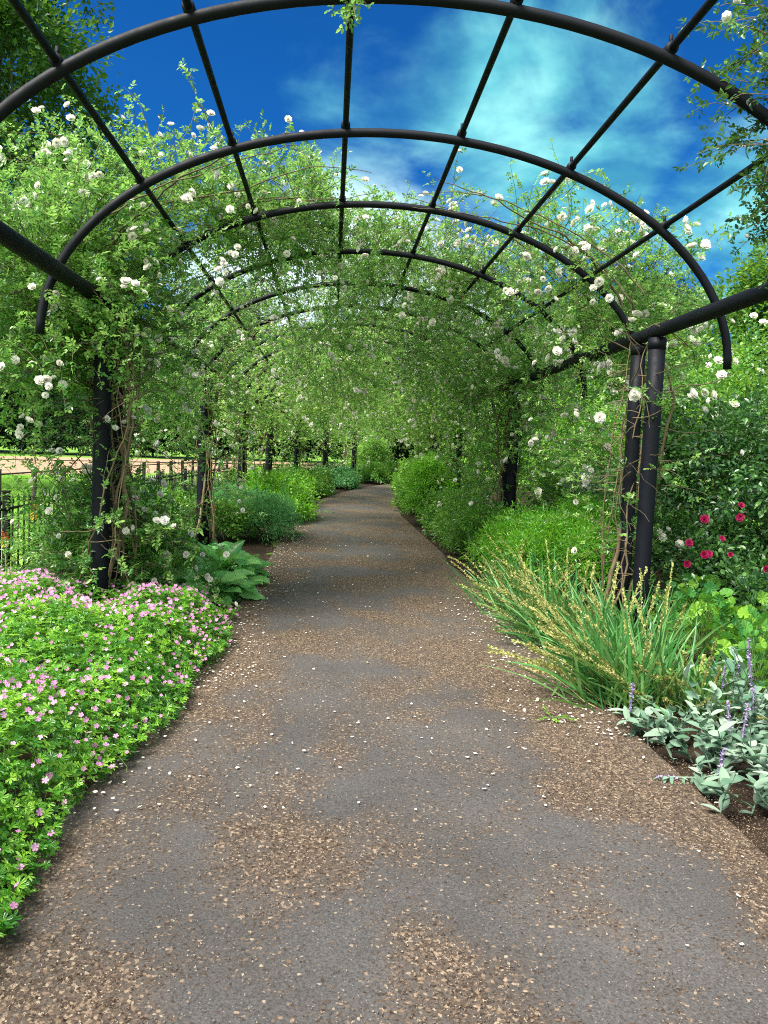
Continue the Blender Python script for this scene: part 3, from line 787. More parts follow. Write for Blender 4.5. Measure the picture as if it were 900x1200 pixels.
def shrub(name, label, cat_, base, blobs, n_clump, per, clump, size, mat, T=TINY, F=TINY_F, up=.7, aspect=1.0, stems=10, group=None, shoots=70):
    base = np.asarray(base, float)
    t = thing(name, label, cat_, tuple(base), group)
    bl = [(base + np.asarray(c, float), np.asarray(r, float)) for c, r in blobs]
    g = Geo(); cc, v = leafy(g, bl, n_clump, per, clump, size, T, F, up, aspect); g.build('foliage', M[mat], t)
    if shoots:
        i = rng.integers(0, len(cc), shoots); big = max(float(np.max(r)) for _, r in bl)
        Q, QD = grow(cc[i], v[i] * .6 + np.array([[0, 0, .7]]) + rng.normal(size=(shoots, 3)) * .35, U(.22, .5, shoots) * min(big, 1.6), 7, .12, .15)
        q, qd = along(Q, QD, 16, .1); nn = len(q)
        gs = Geo(); instance(gs, T, F, q, qd * .5 + rvec(nn), np.array([[0, 0, up]]) + rvec(nn) * .6, size * U(.6, 1.1, nn), size * U(.6, 1.1, nn) * aspect)
        tubes(gs, Q, np.linspace(.005, .0015, 7)[None], 3); tag(gs.build('shoots', M[mat], t), kind='stuff')
    if stems:
        e = cc[rng.integers(0, len(cc), stems)]
        s = base + np.concatenate([rng.normal(0, .1, (stems, 2)), np.zeros((stems, 1))], 1)
        m = 8; tt = np.linspace(0, 1, m)[None, :, None]
        P = s[:, None] * (1 - tt) + e[:, None] * tt; P[:, :, :2] += (rng.normal(0, .04, (stems, m, 2)) * np.sin(tt * 3.14)); P[:, :, 2] += .15 * np.sin(tt[..., 0] * 3.14)
        g = Geo(); tubes(g, P, np.linspace(.016, .004, m)[None], 5); tag(g.build('stems', M['twig'], t), kind='stuff')
    return t, cc, v

def make_tree(name, label, base, h, crown_r, mat, n_clump=260, per=70, size=.2, trunk=.3, clump=.75, crown_lo=.28, group=None, seedblobs=None):
    base = np.asarray(base, float)
    t = thing(name, label, 'tree', tuple(base), group)
    m = 9; z = np.linspace(-.1, h * .62, m)
    P = np.stack([base[0] + np.cumsum(rng.normal(0, .04 * h / 14, m)), base[1] + np.cumsum(rng.normal(0, .04 * h / 14, m)), z], -1)
    g = Geo(); tubes(g, P[None], (trunk * np.linspace(1.25, .35, m))[None], 10); tr = g.build('trunk', M['bark'], t)
    nb = 9
    blobs = []
    for i in range(nb):
        a = i * 2.4 + U(-.4, .4); f = (i + .5) / nb
        zz = h * (crown_lo + (1 - crown_lo) * (.12 + .75 * f)); rr = crown_r * math.sin(math.pi * min(.95, .22 + .72 * f)) * .55
        c = base + np.array([rr * math.cos(a), rr * math.sin(a), zz])
        s = crown_r * U(.42, .62)
        blobs.append((c, np.array([s, s, s * U(.7, 1.0)])))
    blobs.append((base + np.array([0, 0, h * .88]), np.array([crown_r * .42] * 2 + [h * .12])))
    L = []
    for c, r in blobs:
        i = int(rng.integers(3, m)); tt = np.linspace(0, 1, 7)[:, None]
        q = P[i] * (1 - tt) + c * tt; q[:, 2] += .06 * h * np.sin(tt[:, 0] * 3.14) * .4; q[1:-1] += rng.normal(0, .012 * h, (5, 3)); L.append(q)
    g = Geo(); tubes(g, np.array(L), (trunk * np.linspace(.42, .08, 7))[None], 6); g.build('limbs', M['bark'], t)
    g = Geo(); leafy(g, blobs, n_clump, per, clump, size); g.build('crown', M[mat], t)
    return t

def copy_tree(t, loc, rot, sc, label):
    c = t.copy(); COL.objects.link(c); c.location = loc; c.rotation_euler = (0, 0, rot); c.scale = (sc, sc, sc * U(.9, 1.1)); c['label'] = label; c['_w'] = loc
    for ch in list(t.children):
        k = ch.copy(); COL.objects.link(k); k.parent = c
    return c

def make_trees():
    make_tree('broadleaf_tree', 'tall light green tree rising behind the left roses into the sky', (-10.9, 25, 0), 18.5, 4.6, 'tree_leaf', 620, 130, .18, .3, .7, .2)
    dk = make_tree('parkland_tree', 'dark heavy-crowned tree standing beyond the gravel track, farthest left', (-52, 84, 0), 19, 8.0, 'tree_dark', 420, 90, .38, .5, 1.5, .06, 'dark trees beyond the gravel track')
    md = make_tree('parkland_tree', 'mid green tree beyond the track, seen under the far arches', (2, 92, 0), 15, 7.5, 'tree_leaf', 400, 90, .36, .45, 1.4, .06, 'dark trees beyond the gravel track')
    spots = [(-41, 80, 1.05, dk, 'dark broad tree beyond the gravel track, second from the left'), (-32, 92, 1.1, dk, 'dark tall tree beyond the gravel track, third from the left'),
             (-23, 88, .95, md, 'green tree beyond the gravel track behind the nearest left post'), (-14, 100, 1.15, dk, 'dark tree beyond the gravel track between the left posts'),
             (-6, 104, 1.05, md, 'green tree beyond the gravel track showing past the third left post'), (12, 100, 1.1, dk, 'dark tree beyond the bend at the far end of the walk'),
             (24, 98, 1.15, md, 'green tree closing the view beyond the bend of the path'), (36, 88, 1.1, dk, 'dark tree far off behind the right hand roses'), (47, 74, 1.1, md, 'green tree far off behind the right hand shrubs'),
             (-64, 70, 1.1, md, 'green tree at the far left edge of the track')]
    for x, y, s, src, lab in spots:
        copy_tree(src, (x, y, 0), U(0, 6), s, lab)
    lt = make_tree('garden_tree', 'light green tree behind the right shrubs below the cloud', (14.5, 25, 0), 8.2, 3.9, 'tree_light', 380, 100, .17, .2, .65, .1, 'light trees behind the right beds')
    for x, y, s, lab in ((19.5, 24, 1.15, 'light green tree at the right edge behind the shrubs'), (10.2, 31, .95, 'light green tree showing between right posts'), (14, 44, 1.2, 'pale green tree behind the right side of the far arches'),
                         (8.6, 21, .62, 'low light green tree just behind the second right bay'), (22, 52, 1.35, 'pale green tree at the end of the curving walk'), (17, 60, 1.1, 'pale green tree straight past the end of the pergola')):
        copy_tree(lt, (x, y, 0), U(0, 6), s, lab)
make_trees()

def flowers_on(t, cc, v, n, meshes, m, size, most=40, low=0, high=9, front=False):
    k = rng.permutation(len(cc)) if not front else np.argsort(cc[:, 1] + rng.normal(0, .12, len(cc))); k = [i for i in k if low < cc[i][2] < high and (v[i][1] < -.1)][:n]
    P = cc[k] + v[k] * .34 + np.array([[-.08, -.16, 0]]) + rng.normal(0, .06, (len(k), 3)); add_blooms(t, P, nrm(v[k] + np.array([[0, -.7, .2]])), meshes, m, size, most)

def make_beds():
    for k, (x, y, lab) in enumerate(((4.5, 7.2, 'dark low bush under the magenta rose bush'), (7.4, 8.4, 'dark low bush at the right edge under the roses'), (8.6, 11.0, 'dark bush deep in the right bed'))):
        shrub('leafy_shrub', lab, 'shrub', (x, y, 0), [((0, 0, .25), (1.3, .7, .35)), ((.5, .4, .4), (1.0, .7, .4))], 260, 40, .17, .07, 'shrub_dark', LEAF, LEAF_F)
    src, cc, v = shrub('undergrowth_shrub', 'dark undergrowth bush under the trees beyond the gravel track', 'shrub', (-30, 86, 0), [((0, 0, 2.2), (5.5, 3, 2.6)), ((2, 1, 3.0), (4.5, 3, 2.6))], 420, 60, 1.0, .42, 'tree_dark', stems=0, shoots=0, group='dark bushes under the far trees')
    for x, y in ((-68, 78), (-58, 88), (-48, 92), (-38, 88), (-21, 95), (-12, 103), (-3, 110), (6, 112), (14, 112), (23, 108), (32, 100), (41, 90), (49, 80), (56, 68)):
        copy_tree(src, (x, y, 0), U(-.5, .5), U(.9, 1.25), src['label'])
    # ---- right bed, behind the posts
    t, cc, v = shrub('rose_bush', 'large dark green rose bush with magenta blooms right of the bare post', 'rose bush', (4.95, 8.5, 0),
                     [((0, 0, 1.0), (1.5, 1.2, 1.0)), ((-.6, -.3, 1.5), (1.1, 1.0, .9)), ((1.1, .2, 1.5), (1.2, 1.0, .9)), ((1.2, -.8, .6), (.9, .7, .6)), ((-.9, -.5, .55), (.9, .7, .55)), ((.2, -.7, .5), (1.0, .6, .5))], 860, 48, .2, .062, 'shrub_dark', LEAF, LEAF_F, .7, .95, 18)
    flowers_on(t, cc, v, 60, MAGENTA, M['magenta_petal'], (.055, .10), 90, .35, 1.5, True)
    t, cc, v = shrub('rose_bush', 'tall light green rose bush with white blooms filling the right edge', 'rose bush', (6.4, 10.6, 0),
                     [((0, 0, 2.0), (1.9, 1.4, 1.3)), ((-1.3, .2, 1.7), (1.4, 1.2, 1.3)), ((1.6, 0, 2.1), (1.6, 1.3, 1.4)), ((.2, 0, .8), (2.2, 1.2, .9))], 900, 48, .24, .066, 'shrub_mid', LEAF, LEAF_F, .7, .95, 18)
    flowers_on(t, cc, v, 40, WHITE, M['white_petal'], (.1, .15), 40, 1.6, 9)
    shrub('leafy_shrub', 'bright green bushy shrub behind the second right bay', 'shrub', (5.2, 13.5, 0), [((0, 0, 1.0), (1.3, 1.0, 1.1)), ((-.9, .5, .8), (.9, .9, .9)), ((.9, .8, 1.6), (1.1, .9, .9))], 520, 40, .2, .07, 'shrub_mid')
    shrub('leafy_shrub', 'pale green loose shrub rising behind white blooms in the second right bay', 'shrub', (6.0, 17.5, 0), [((0, 0, 1.5), (1.6, 1.2, 1.5)), ((-1.3, 1.5, 1.6), (1.2, 1.2, 1.4))], 520, 40, .26, .085, 'shrub_bright')
    shrub('silver_shrub', 'silvery grey rounded shrub seen between the right posts', 'shrub', (4.5, 12.2, 0), [((0, 0, .95), (.65, .5, .55)), ((.1, 0, .5), (.6, .5, .5))], 240, 40, .12, .06, 'silver_leaf')
    t, cc, v = shrub('flowering_shrub', 'low shrub with small yellow flowers in front of the silvery bush', 'shrub', (3.85, 10.9, 0), [((0, 0, .55), (.5, .4, .5))], 170, 36, .11, .045, 'shrub_bright')
    g = Geo(); i = rng.integers(0, len(cc), 150); instance(g, FLW, FLW_F, cc[i] + v[i] * .1, np.cross(v[i], rvec(150)), v[i] + .2, U(.025, .045, 150)); tag(g.build('flowers', M['yellow_petal'], t), kind='stuff')
    shrub('feathery_shrub', 'bright feathery green shrub filling the bed beside the nearest right post', 'shrub', (2.85, 9.2, 0), [((0, 0, .42), (.7, .9, .45)), ((-.25, 1.1, .38), (.6, .8, .4)), ((.5, .6, .7), (.4, .5, .35))], 420, 60, .16, .065, 'shrub_bright', TINY, TINY_F, .4, .38, 12)
    shrub('feathery_shrub', 'dense grass green feathery shrub below the second right post', 'shrub', (2.45, 11.6, 0), [((0, 0, .38), (.55, .9, .4)), ((-.1, 1.5, .36), (.5, .9, .38))], 360, 56, .16, .07, 'shrub_mid', TINY, TINY_F, .4, .4, 10)
    shrub('feathery_shrub', 'small bright yellow-green bush bulging over the path at its bend', 'shrub', (2.35, 17.2, 0), [((0, 0, .65), (.62, .8, .65)), ((-.15, -.2, 1.1), (.4, .5, .4))], 380, 50, .15, .07, 'shrub_bright', TINY, TINY_F, .4, .5, 10)
    shrub('leafy_shrub', 'dark green bush under the third right post by the path', 'shrub', (2.45, 14.6, 0), [((0, 0, .36), (.55, .9, .4))], 240, 44, .16, .075, 'shrub_mid')
    for k, (d, h, mt, lab) in enumerate(((21, .9, 'shrub_mid', 'green bush on the inside of the bend'), (26, 1.1, 'shrub_bright', 'bright green bush farther round the inside of the bend'), (32, 1.2, 'shrub_mid', 'green bush at the far inside end of the bend'))):
        shrub('leafy_shrub', lab, 'shrub', on(d, 2.0, 0), [((0, 0, h * .5), (.7, 1.6, h * .55)), ((.9, .5, h * .7), (.9, 1.6, h * .8))], 300, 36, .22, .1, mt)
    for k, (x, y, lab) in enumerate(((8.2, 19, 'tall hedge-like shrub behind the right beds, nearest part'), (9.4, 25, 'tall hedge-like shrub behind the right beds, middle part'), (11.5, 33, 'tall hedge-like shrub behind the right beds, far part'))):
        shrub('tall_shrub', lab, 'shrub', (x, y, 0), [((0, 0, 1.3), (1.8, 2.4, 1.6)), ((.2, 1.5, 1.5), (1.5, 2, 1.5))], 420, 36, .36, .13, 'shrub_mid')
    # ---- left bed, along the fence
    t, cc, v = shrub('rose_bush', 'white flowered rose bush at the foot of the nearest left post by the railings', 'rose bush', (-2.4, 7.9, 0),
                     [((.25, 0, .55), (.55, .8, .55)), ((.2, .3, .45), (.6, .6, .45))], 400, 44, .17, .05, 'rose_leaf', LEAF, LEAF_F, .7, .95, 14)
    flowers_on(t, cc, v, 40, WHITE, M['white_petal'], (.055, .09), 40, .3, 2)
    shrub('leafy_shrub', 'mid green bush between the first two left posts', 'shrub', (-2.2, 9.4, 0), [((0, 0, .35), (.5, .8, .36)), ((-.6, .5, .45), (.6, .8, .45))], 380, 48, .14, .055, 'shrub_mid', LEAF, LEAF_F)
    shrub('leafy_shrub', 'loose green bush at the foot of the second left post', 'shrub', (-2.8, 12.4, 0), [((0, 0, .4), (.7, .9, .4)), ((.9, .9, .32), (.5, .7, .32))], 360, 44, .16, .06, 'shrub_mid')
    shrub('feathery_shrub', 'bluish green feathery clump beside the path past the broad leaves', 'shrub', (-1.1, 13.9, 0), [((0, 0, .32), (.5, .9, .36)), ((-.7, .4, .4), (.6, .9, .45))], 380, 56, .14, .075, 'shrub_blue', TINY, TINY_F, .3, .3, 8)
    shrub('leafy_shrub', 'bright yellow-green low bush edging the path on the left', 'shrub', (-.95, 17.6, 0), [((0, 0, .3), (.55, 1.4, .36)), ((-.7, .4, .42), (.6, 1.3, .45))], 380, 46, .16, .07, 'shrub_bright')
    for d, mt, lab in ((22, 'shrub_bright', 'bright low bush edging the outside of the bend'), (27.5, 'shrub_mid', 'green low bush edging the outside of the bend'), (33.5, 'shrub_blue', 'bluish low bush near the last left post'), (40, 'shrub_mid', 'rounded bush closing the path at the bend'), (45, 'shrub_mid', 'taller rounded bush beyond the end of the bend')):
        h = .75 if d < 35 else .95
        shrub('leafy_shrub', lab, 'shrub', on(d, -1.75, 0), [((0, 0, h * .45), (.65, 2.0, h * .5)), ((-.8, .6, h * .5), (.7, 1.8, h * .6))], 320, 40, .2, .1, mt)
    shrub('leafy_shrub', 'tall green shrub with rosy tips on the outer side near the last post', 'shrub', on(41.5, -2.7, 0), [((0, 0, .9), (.9, 1.2, 1.0)), ((.4, .5, 1.6), (.7, .8, .7))], 320, 40, .3, .12, 'rose_leaf_far')
make_beds()

# ------------------------------------------------------------------ cranesbill bed, left foreground
def make_geraniums():
    t = bpy.data.objects.new('cranesbill_bed', None); COL.objects.link(t); t['_w'] = (-2., 4., 0.); t.location = (-2, 4, 0)
    tag(t, 'dense low mat of lobed green cranesbill leaves with pink flowers edging the path', 'ground cover', kind='stuff')
    def inside(x, y):
        e = AXIS + edge_l(y)
        return (x < e + .03 + .16 * (fbm(y * 2.1, x * 0 + 4, 3) - .4)) & (x > -3.5) & (y < 7.05 + .5 * (fbm(x * 1.5, x * 0 + 2, 2) - .5))
    def top(x, y):
        e = AXIS + edge_l(y) - x
        return (.08 + .30 * sstep(-.12, .32, e)) * (.42 + 1.05 * fbm(x * 2.2, y * 2.2, 4)) * (1 - .25 * sstep(6.2, 7.2, y)) + .06 * sstep(.3, 1.6, e)
    n = 42000
    x = U(-3.5, -.6, n); y = U(1.2, 7.2, n); k = inside(x, y); x, y = x[k], y[k]; n = len(x)
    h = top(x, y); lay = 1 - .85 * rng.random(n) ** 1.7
    P = np.stack([x, y, h * lay + .02], -1)
    # leaves tilt outwards at the edge of the mat and every way within it
    eps = .06; gx = (top(x + eps, y) - top(x - eps, y)) / (2 * eps); gy = (top(x, y + eps) - top(x, y - eps)) / (2 * eps)
    Nn = np.stack([-gx * .8, -gy * .8 - .1, np.ones(n)], -1) + rng.normal(size=(n, 3)) * .38
    D = rvec(n); D[:, 2] = D[:, 2] * .3 - .1
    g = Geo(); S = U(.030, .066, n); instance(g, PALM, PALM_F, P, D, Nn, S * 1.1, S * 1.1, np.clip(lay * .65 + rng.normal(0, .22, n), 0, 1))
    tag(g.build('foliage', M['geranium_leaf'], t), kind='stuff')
    # thin stalks
    i = rng.integers(0, n, 2500); s = P[i]; b = s.copy(); b[:, 2] = 0; b[:, :2] += rng.normal(0, .04, (2500, 2))
    g = Geo(); tubes(g, np.stack([b, (b + s) / 2 + rng.normal(0, .01, s.shape), s], 1), .0014, 3); tag(g.build('stalks', M['green_stem'], t), kind='stuff')
    m = 4500; x = U(-3.5, -.6, m); y = 1.2 + 5.9 * rng.random(m) ** .75; k = inside(x - .03, y) & (rng.random(m) < .25 + sstep(.35, .6, fbm(x * 1.6 + 9, y * 1.6, 3)) * .55 + .25 * sstep(5, 6.5, y)); x, y = x[k], y[k]; m = len(x)
    P = np.stack([x, y, top(x, y) + U(.005, .06, m)], -1)
    Nn = nrm(np.array([[.25, -.55, .8]]) + rng.normal(size=(m, 3)) * .4); X = np.cross(Nn, rvec(m)); S = U(.019, .033, m)
    o = np.argsort(y / S + 1e3 * (x < -y * .47)); o, r = o[:100], o[100:]
    g0 = Geo(); instance(g0, FLW, FLW_F, np.zeros((1, 3)), np.array([[0, 1., 0]]), np.array([[0, 0, 1.]]), 1.0); fm = g0.mesh('cranesbill_flower', M['pink_petal'])
    for i in o: place('flower', fm, t, P[i], quat(Nn[i]), float(S[i]))
    g = Geo(); instance(g, FLW, FLW_F, P[r], X[r], Nn[r], S[r]); tag(g.build('flowers', M['pink_petal'], t), kind='stuff')
make_geraniums()

# ------------------------------------------------------------------ strap-leaved clumps with straw-coloured spikes
def ribbons(geo, P, D, W, rnd=None):
    """flat blades along grown paths"""
    n, m, _ = P.shape
    t = np.linspace(0, 1, m); w = W[:, None] * (np.sin(np.pi * np.clip(t * .85 + .15, 0, 1)) ** .6)[None]
    side = nrm(np.cross(D, np.array([0, 0, 1.]) + rng.normal(size=(n, 1, 3)) * .5))
    V = np.stack([P - side * w[..., None], P + np.cross(side, D) * (w * .25)[..., None], P + side * w[..., None]], 2)
    idx = np.arange(n * m * 3).reshape(n, m, 3)
    q = np.concatenate([np.stack([idx[:, :-1, j], idx[:, :-1, j + 1], idx[:, 1:, j + 1], idx[:, 1:, j]], -1).reshape(-1, 4) for j in (0, 1)])
    geo.add(V, q, np.repeat(rng.random(n) if rnd is None else rnd, m * 3), 0, True)

def strap_clump(label, base, n_leaf, L, lean, n_spike, spread=.16, LS=(.55, .95), slean=None, open_=.75):
    t = thing('strap_leaf_clump', label, 'garden plant', base, 'strap-leaved clumps beside the path')
    base = np.asarray(base, float)
    P0 = base + np.concatenate([rng.normal(0, spread, (n_leaf, 2)), np.full((n_leaf, 1), .0)], 1)
    D0 = np.array([[0, 0, 1.]]) * U(.6, 1.1, (n_leaf, 1)) + np.asarray(lean) * U(.3, 1.2, (n_leaf, 1)) + rng.normal(size=(n_leaf, 3)) * np.array([open_, open_, .1]) * .55
    P, D = grow(P0, D0, U(L[0], L[1], n_leaf), 9, .10, .05)
    P[..., 2] = np.maximum(P[..., 2], .02)
    g = Geo(); ribbons(g, P, D, U(.006, .011, n_leaf)); g.build('foliage', M['strap_leaf'], t)
    sl = np.asarray(lean if slean is None else slean)
    for i in range(n_spike):
        p0 = base + np.array([rng.normal(0, spread), rng.normal(0, spread), 0])
        d0 = np.array([0, 0, 1.]) + sl * U(.5, 1.5) + rng.normal(size=3) * np.array([.45, .45, .08])
        Q, QD = grow(p0[None], d0[None], np.array([U(*LS)]), 10, .07, .05)
        Q[..., 2] = np.maximum(Q[..., 2], .03)
        g = Geo(); tubes(g, Q, np.linspace(.0034, .0018, 10)[None], 5)
        k = int(U(30, 46)); q, qd = along(Q, QD, k, .42)
        # small bud cases in tufts
        q = np.repeat(q, 3, 0); qd = np.repeat(qd, 3, 0); d = qd * .9 + rvec(len(q)) * .8
        instance(g, TINY * np.array([1.3, 1, 1]), TINY_F, q, d, rvec(len(q)), U(.013, .026, len(q)))
        g.build('seed_spike', M['straw'], t)
    return t

def make_right_foreground():
    strap_clump('big strap-leaved clump arching over the path with straw-coloured seed spikes', (2.05, 4.95, 0), 340, (.42, .78), (-.5, .15, 0), 34, .15, (.55, .95), (-.8, .25, 0))
    strap_clump('strap-leaved clump in front of the bare right post, spikes upright', (2.38, 5.75, 0), 260, (.45, .78), (-.3, .1, 0), 24, .16, (.6, 1.0), (-.35, .1, 0))
    strap_clump('strap-leaved clump behind the big one, leaning to the path', (2.12, 6.5, 0), 260, (.45, .78), (-.6, 0, 0), 28, .17, (.6, 1.05), (-.8, .1, 0))
    strap_clump('farthest strap-leaved clump beside the path, half hidden by feathery shrub', (2.1, 7.8, 0), 220, (.45, .78), (-.5, 0, 0), 22, .18, (.6, 1.0), (-.7, 0, 0))
    strap_clump('small strap-leaved clump with flopped spikes next to the woolly grey plants', (2.42, 4.75, 0), 110, (.3, .55), (-.1, -.1, 0), 14, .10, (.35, .6), (-.3, -.3, 0))
    # woolly grey plants
    woolly = [((2.12, 3.93, 0), .26, 'woolly grey-leaved plant nearest the path edge'), ((2.42, 4.15, 0), .46, 'tall woolly grey-leaved plant with purple spikes at the right edge'), ((2.3, 3.62, 0), .30, 'woolly grey-leaved plant nearest the viewer'),
              ((2.75, 4.5, 0), .46, 'woolly grey-leaved plant behind the tall one'), ((2.0, 4.28, 0), .22, 'low woolly grey-leaved plant beneath the straw-coloured spikes'), ((2.62, 3.85, 0), .38, 'woolly grey-leaved plant at the outer right'), ((2.06, 3.3, 0), .26, 'woolly grey-leaved plant cut by the right edge, lowest in view')]
    for (b, h, lab) in woolly:
        t = thing('woolly_plant', lab, 'garden plant', b, 'woolly grey-leaved plants at the right edge')
        b = np.asarray(b); ns = 13
        P0 = b + np.concatenate([rng.normal(0, .085, (ns, 2)), np.zeros((ns, 1))], 1)
        P, D = grow(P0, np.array([[0, 0, 1.]]) + rng.normal(size=(ns, 3)) * np.array([.42, .42, 0]) + np.array([[-.2, -.12, 0]]), U(.65, 1.4, ns) * h, 8, .05, .08)
        g = Geo(); tubes(g, P, np.linspace(.005, .0025, 8)[None], 5); g.build('stems', M['felt_leaf'], t)
        q, qd = along(P, D, 9, .03); n = len(q)
        w = rvec(n); w[:, 2] = np.abs(w[:, 2]) * .5
        g = Geo(); instance(g, FELT, FELT_F, q, w + qd * .35, np.array([[0, 0, 1.]]) + qd * .3 + rng.normal(size=(n, 3)) * .25, U(.06, .125, n), U(.085, .15, n), None, 0, True); g.build('foliage', M['felt_leaf'], t)
        for i in range(3 if h > .35 else 1):
            e = P[i * 2, -1]; Q, QD = grow(e[None], np.array([[U(-.2, .1), 0, 1.]]), np.array([U(.12, .22)]), 7, .02, .05)
            g = Geo(); tubes(g, Q, .004, 5)
            q, qd = along(Q, QD, 44, .1); n = len(q)
            instance(g, TINY * np.array([1.5, 1, 1]), TINY_F, q, rvec(n) + qd * .4, qd + rvec(n) * .4, U(.012, .022, n)); g.build('flower_spike', M['purple_petal'], t)
    # fallen flowering stem lying on the tarmac
    t = thing('fallen_flower_stalk', 'grey stem with a purple tip sprawled from the bed onto the path', 'plant stem', (2.0, 3.7, .03))
    P, D = grow(np.array([[2.12, 3.68, .07]]), np.array([[-1, -.02, -.15]]), np.array([.42]), 8, .01, .06); P[..., 2] = np.maximum(P[..., 2], .035)
    g = Geo(); tubes(g, P, .004, 5); q, qd = along(P, D, 22, .15); n = len(q)
    instance(g, FELT, FELT_F, q, rvec(n) * np.array([1, 1, .3]) + qd * .5, np.array([[0, 0, 1.]]) + rvec(n) * .3, U(.03, .06, n), None, None, 0, True); g.build('foliage', M['felt_leaf'], t)
    g = Geo(); q, qd = along(P, D, 40, .75); n = len(q); instance(g, TINY * np.array([1.5, 1, 1]), TINY_F, q, rvec(n), rvec(n), U(.012, .02, n)); g.build('flower_tip', M['purple_petal'], t)
    # round-leaved plants under the magenta rose bush
    spots = [((3.25, 6.3, 0), 'bright round-leaved plant just right of the bare post'), ((3.75, 6.0, 0), 'round-leaved yellow-green plant under the magenta roses'), ((3.35, 5.5, 0), 'round-leaved plant behind the straw-coloured spikes at right'),
             ((4.3, 6.7, 0), 'round-leaved plant farthest right under the rose bush'), ((3.0, 5.05, 0), 'low round-leaved plant behind the woolly grey plants'), ((3.9, 5.2, 0), 'round-leaved plant at the right edge of the bed'), ((3.5, 7.0, 0), 'round-leaved plant in the shade behind the bare right post'), ((4.9, 6.4, 0), 'round-leaved plant outermost in the right bed')]
    for b, lab in spots:
        t = thing('mantle_plant', lab, 'garden plant', b, 'round-leaved plants in the right bed')
        b = np.asarray(b); n = 130
        v = rvec(n); v[:, 2] = np.abs(v[:, 2]); r = .55 + .45 * rng.random(n)
        P = b + v * r[:, None] * np.array([.42, .4, .5]) + np.array([0, 0, .05])
        g = Geo(); tubes(g, np.stack([np.broadcast_to(b, P.shape) + rng.normal(0, .03, P.shape) * np.array([1, 1, 0]), (P + b) / 2 + np.array([0, 0, .08]), P], 1), .002, 3); g.build('stalks', M['green_stem'], t)
        g = Geo(); instance(g, ROUND, ROUND_F, P, v * .8 + rng.normal(size=(n, 3)) * .3, np.array([[0, -.15, .9]]) + v * .4 + rng.normal(size=(n, 3)) * .3, U(.06, .125, n), None, None, 0, False); g.build('foliage', M['mantle_leaf'], t)
    # sprig lying on the path
    t = thing('fallen_sprig', 'small green sprig dropped on the path near the straw-coloured spikes', 'sprig', (1.42, 4.55, .03))
    P, D = grow(np.tile([[1.42, 4.55, .035]], (5, 1)), rvec(5) * np.array([1, 1, .1]), U(.06, .14, 5), 5, 0, .1); P[..., 2] = np.maximum(P[..., 2], .034)
    g = Geo(); tubes(g, P, .002, 4); g.build('stem', M['green_stem'], t)
    q, qd = along(P, D, 9); n = len(q); g = Geo(); instance(g, TINY, TINY_F, q, qd + rvec(n) * .7 * np.array([1, 1, .2]), np.array([[0, 0, 1.]]) + rvec(n) * .3, U(.02, .035, n)); g.build('foliage', M['shrub_bright'], t)

def broad_plant(label, b, n=46, size=(.16, .27)):
    t = thing('broad_leaf_plant', label, 'garden plant', b, 'broad-leaved plants left of the path')
    b = np.asarray(b); v = rvec(n); v[:, 2] = np.abs(v[:, 2]) * .9 + .1
    P = b + v * (rng.random(n)[:, None] * .4 + .25) * np.array([.6, .75, .5])
    g = Geo(); tubes(g, np.stack([np.broadcast_to(b, P.shape), (P + b) / 2 + np.array([0, 0, .06]), P], 1), .005, 5); g.build('stalks', M['green_stem'], t)
    g = Geo(); instance(g, BROAD, BROAD_F, P, v * np.array([1, 1, .4]) + rng.normal(size=(n, 3)) * .2, np.array([[0, -.25, 1.]]) + rng.normal(size=(n, 3)) * .25, U(size[0], size[1], n), None, None, 0, True); g.build('foliage', M['broad_leaf'], t)

def make_left_plants():
    broad_plant('broad glossy-leaved plant beside the path, nearest of its kind', (-1.22, 8.1, 0), 64, (.2, .31))
    broad_plant('broad glossy-leaved plant beside the path just beyond the nearest one', (-1.18, 9.2, 0), 64, (.2, .31))
    broad_plant('broad glossy-leaved plant tucked against the second left post', (-1.6, 10.3, 0), 48, (.18, .28))
    for (x, y, h, lab) in ((-2.72, 7.3, .95, 'orange and yellow poker flower standing among the white roses'), (-2.98, 7.3, .68, 'shorter orange poker flower in front of the iron railings')):
        t = thing('poker_flower', lab, 'flower', (x, y, 0))
        g = Geo(); pipe(g, [(x, y, 0), (x + .01, y, h * .5), (x, y, h)], .006, 7); g.build('stem', M['green_stem'], t)
        for nm, z0, z1, mt in (('lower_florets', h - .07, h - .01, 'yellow_petal'), ('upper_florets', h - .02, h + .06, 'orange_petal')):
            n = 46; z = U(z0, z1, n); a = U(0, 6.28, n); r = .016
            q = np.stack([x + r * np.cos(a), y + r * np.sin(a), z], -1); dd = np.stack([np.cos(a), np.sin(a), np.full(n, -.9 if nm[0] == 'l' else .5)], -1)
            g = Geo(); instance(g, TINY, TINY_F, q, dd, np.stack([np.cos(a), np.sin(a), np.ones(n)], -1), U(.02, .032, n)); g.build(nm, M[mt], t)
make_right_foreground()
make_left_plants()

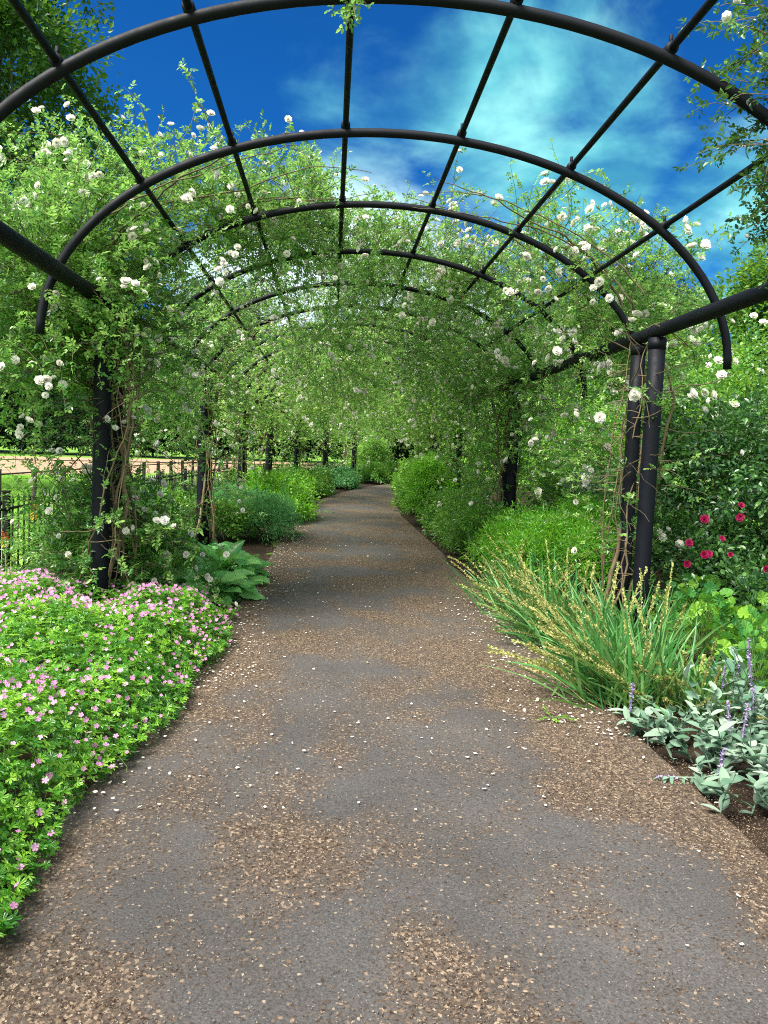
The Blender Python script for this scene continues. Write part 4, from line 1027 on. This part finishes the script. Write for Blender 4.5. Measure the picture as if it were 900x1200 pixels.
# ------------------------------------------------------------------ fences
def make_fences():
    U0 = -3.95
    t = thing('iron_railing', 'black iron railing with spear tops behind the left flower bed', 'railing', tuple(on(10, U0, 0)))
    ds = np.arange(7.16, 45, .16)
    for z in (.14, .84):
        g = Geo(); dd = np.arange(7.3, 45.3, .5); c = on(dd, np.full(len(dd), U0), np.full(len(dd), z)); pipe(g, c, .016, 4); g.build('rail', M['iron'], t)
    rest = Geo(); single = 0
    for i, d in enumerate(ds):
        b = on(d, U0, 0)
        post = i % 16 == 9
        g = Geo() if (single < 99 or post) else rest
        if post:
            box(g, (-.032, -.032, 0), (.032, .032, 1.02), 0, -math.atan(float(slope(d))), b); box(g, (-.038, -.038, 1.022), (.038, .038, 1.04), 0, 0, b)
            g.build('fence_post', M['iron'], t); continue
        pipe(g, [b + (0, 0, z) for z in (.03, .4, .88)], .0115, 6)
        pipe(g, np.array([b + (0, 0, z) for z in (.885, .905, .93, 1.0)]), np.array([[.012, .022, .017, .001]]), 6)
        if g is not rest:
            g.build('bar', M['iron'], t); single += 1
    tag(rest.build('bars', M['iron'], t), kind='stuff')
    # low post-and-rail beside the riding track
    t = thing('rail_fence', 'low dark post and rail fence on the lawn in front of the gravel track', 'fence', (-6.0, 14, 0))
    pts = [(-6.1 + .02 * i * i * .18, 8 + 1.62 * i) for i in range(20)]
    for x, y in pts:
        g = Geo(); pipe(g, [(x, y, 0), (x, y, .5), (x, y, .98), (x, y, 1.03)], np.array([[.055, .055, .055, .06]]), 10); g.build('fence_post', M['wood'], t)
    g = Geo(); pipe(g, [(x, y, .93) for x, y in pts], .016, 8); g.build('rail', M['wood'], t)
    # far end of the walk
    t = thing('notice_board', 'small pale upright panel standing past the bend of the path', 'notice board', tuple(on(44, -3.6, 0)))
    b = on(44, -3.6, 0)
    g = Geo(); box(g, (-.05, -.04, 0), (.05, .04, .5), 0, 0, b); g.build('leg', M['iron'], t)
    m, nt, out = newmat('pale_panel'); p = N(nt, 'BsdfPrincipled', Roughness=.5); no = N(nt, 'TexNoise', Scale=6.0); cr = ramp(nt, [(.3, (.55, .6, .66)), (.7, (.7, .74, .78))], no.outputs['Fac']); nt.links.new(cr.outputs[0], p.inputs['Base Color']); nt.links.new(p.outputs[0], out.inputs['Surface'])
    g = Geo(); box(g, (-.2, -.025, .5), (.2, .025, 1.25), 0, 0, b); g.build('panel', m, t)
make_fences()

def make_grass():
    n = 90000
    d = 8 + 26 * rng.random(n) ** 1.3; x = -4.3 - 14 * rng.random(n)
    P = np.stack([x, d, np.full(n, -.03)], -1)
    g = Geo(); D = rvec(n) * .5 + np.array([[0, 0, 1.]])
    instance(g, np.array([(-.5, 0, 0), (.5, 0, 0), (.1, 1, .15)]), [np.array([(0, 1, 2)])], P, D, rvec(n), U(.04, .10, n), U(.008, .02, n))
    tag(g.build('grass', M['shrub_bright']), 'short sunlit lawn grass between the railing and the gravel track', 'grass', kind='stuff')
make_grass()

# ------------------------------------------------------------------ render settings
for o in bpy.data.objects:
    if '_w' in o: del o['_w']
SC.render.engine = 'CYCLES'
c = SC.cycles
c.use_denoising = False; c.filter_width = 1.05
try: c.denoiser = 'OPENIMAGEDENOISE'; c.denoising_input_passes = 'RGB_ALBEDO_NORMAL'
except Exception: pass
c.max_bounces = 7; c.diffuse_bounces = 5; c.glossy_bounces = 2; c.transmission_bounces = 4; c.transparent_max_bounces = 4
c.sample_clamp_indirect = 4
SC.view_settings.view_transform = 'Standard'; SC.view_settings.look = 'None'; SC.view_settings.gamma = 1.0
SC.view_settings.use_curve_mapping = False
SC.view_settings.exposure = 1.17
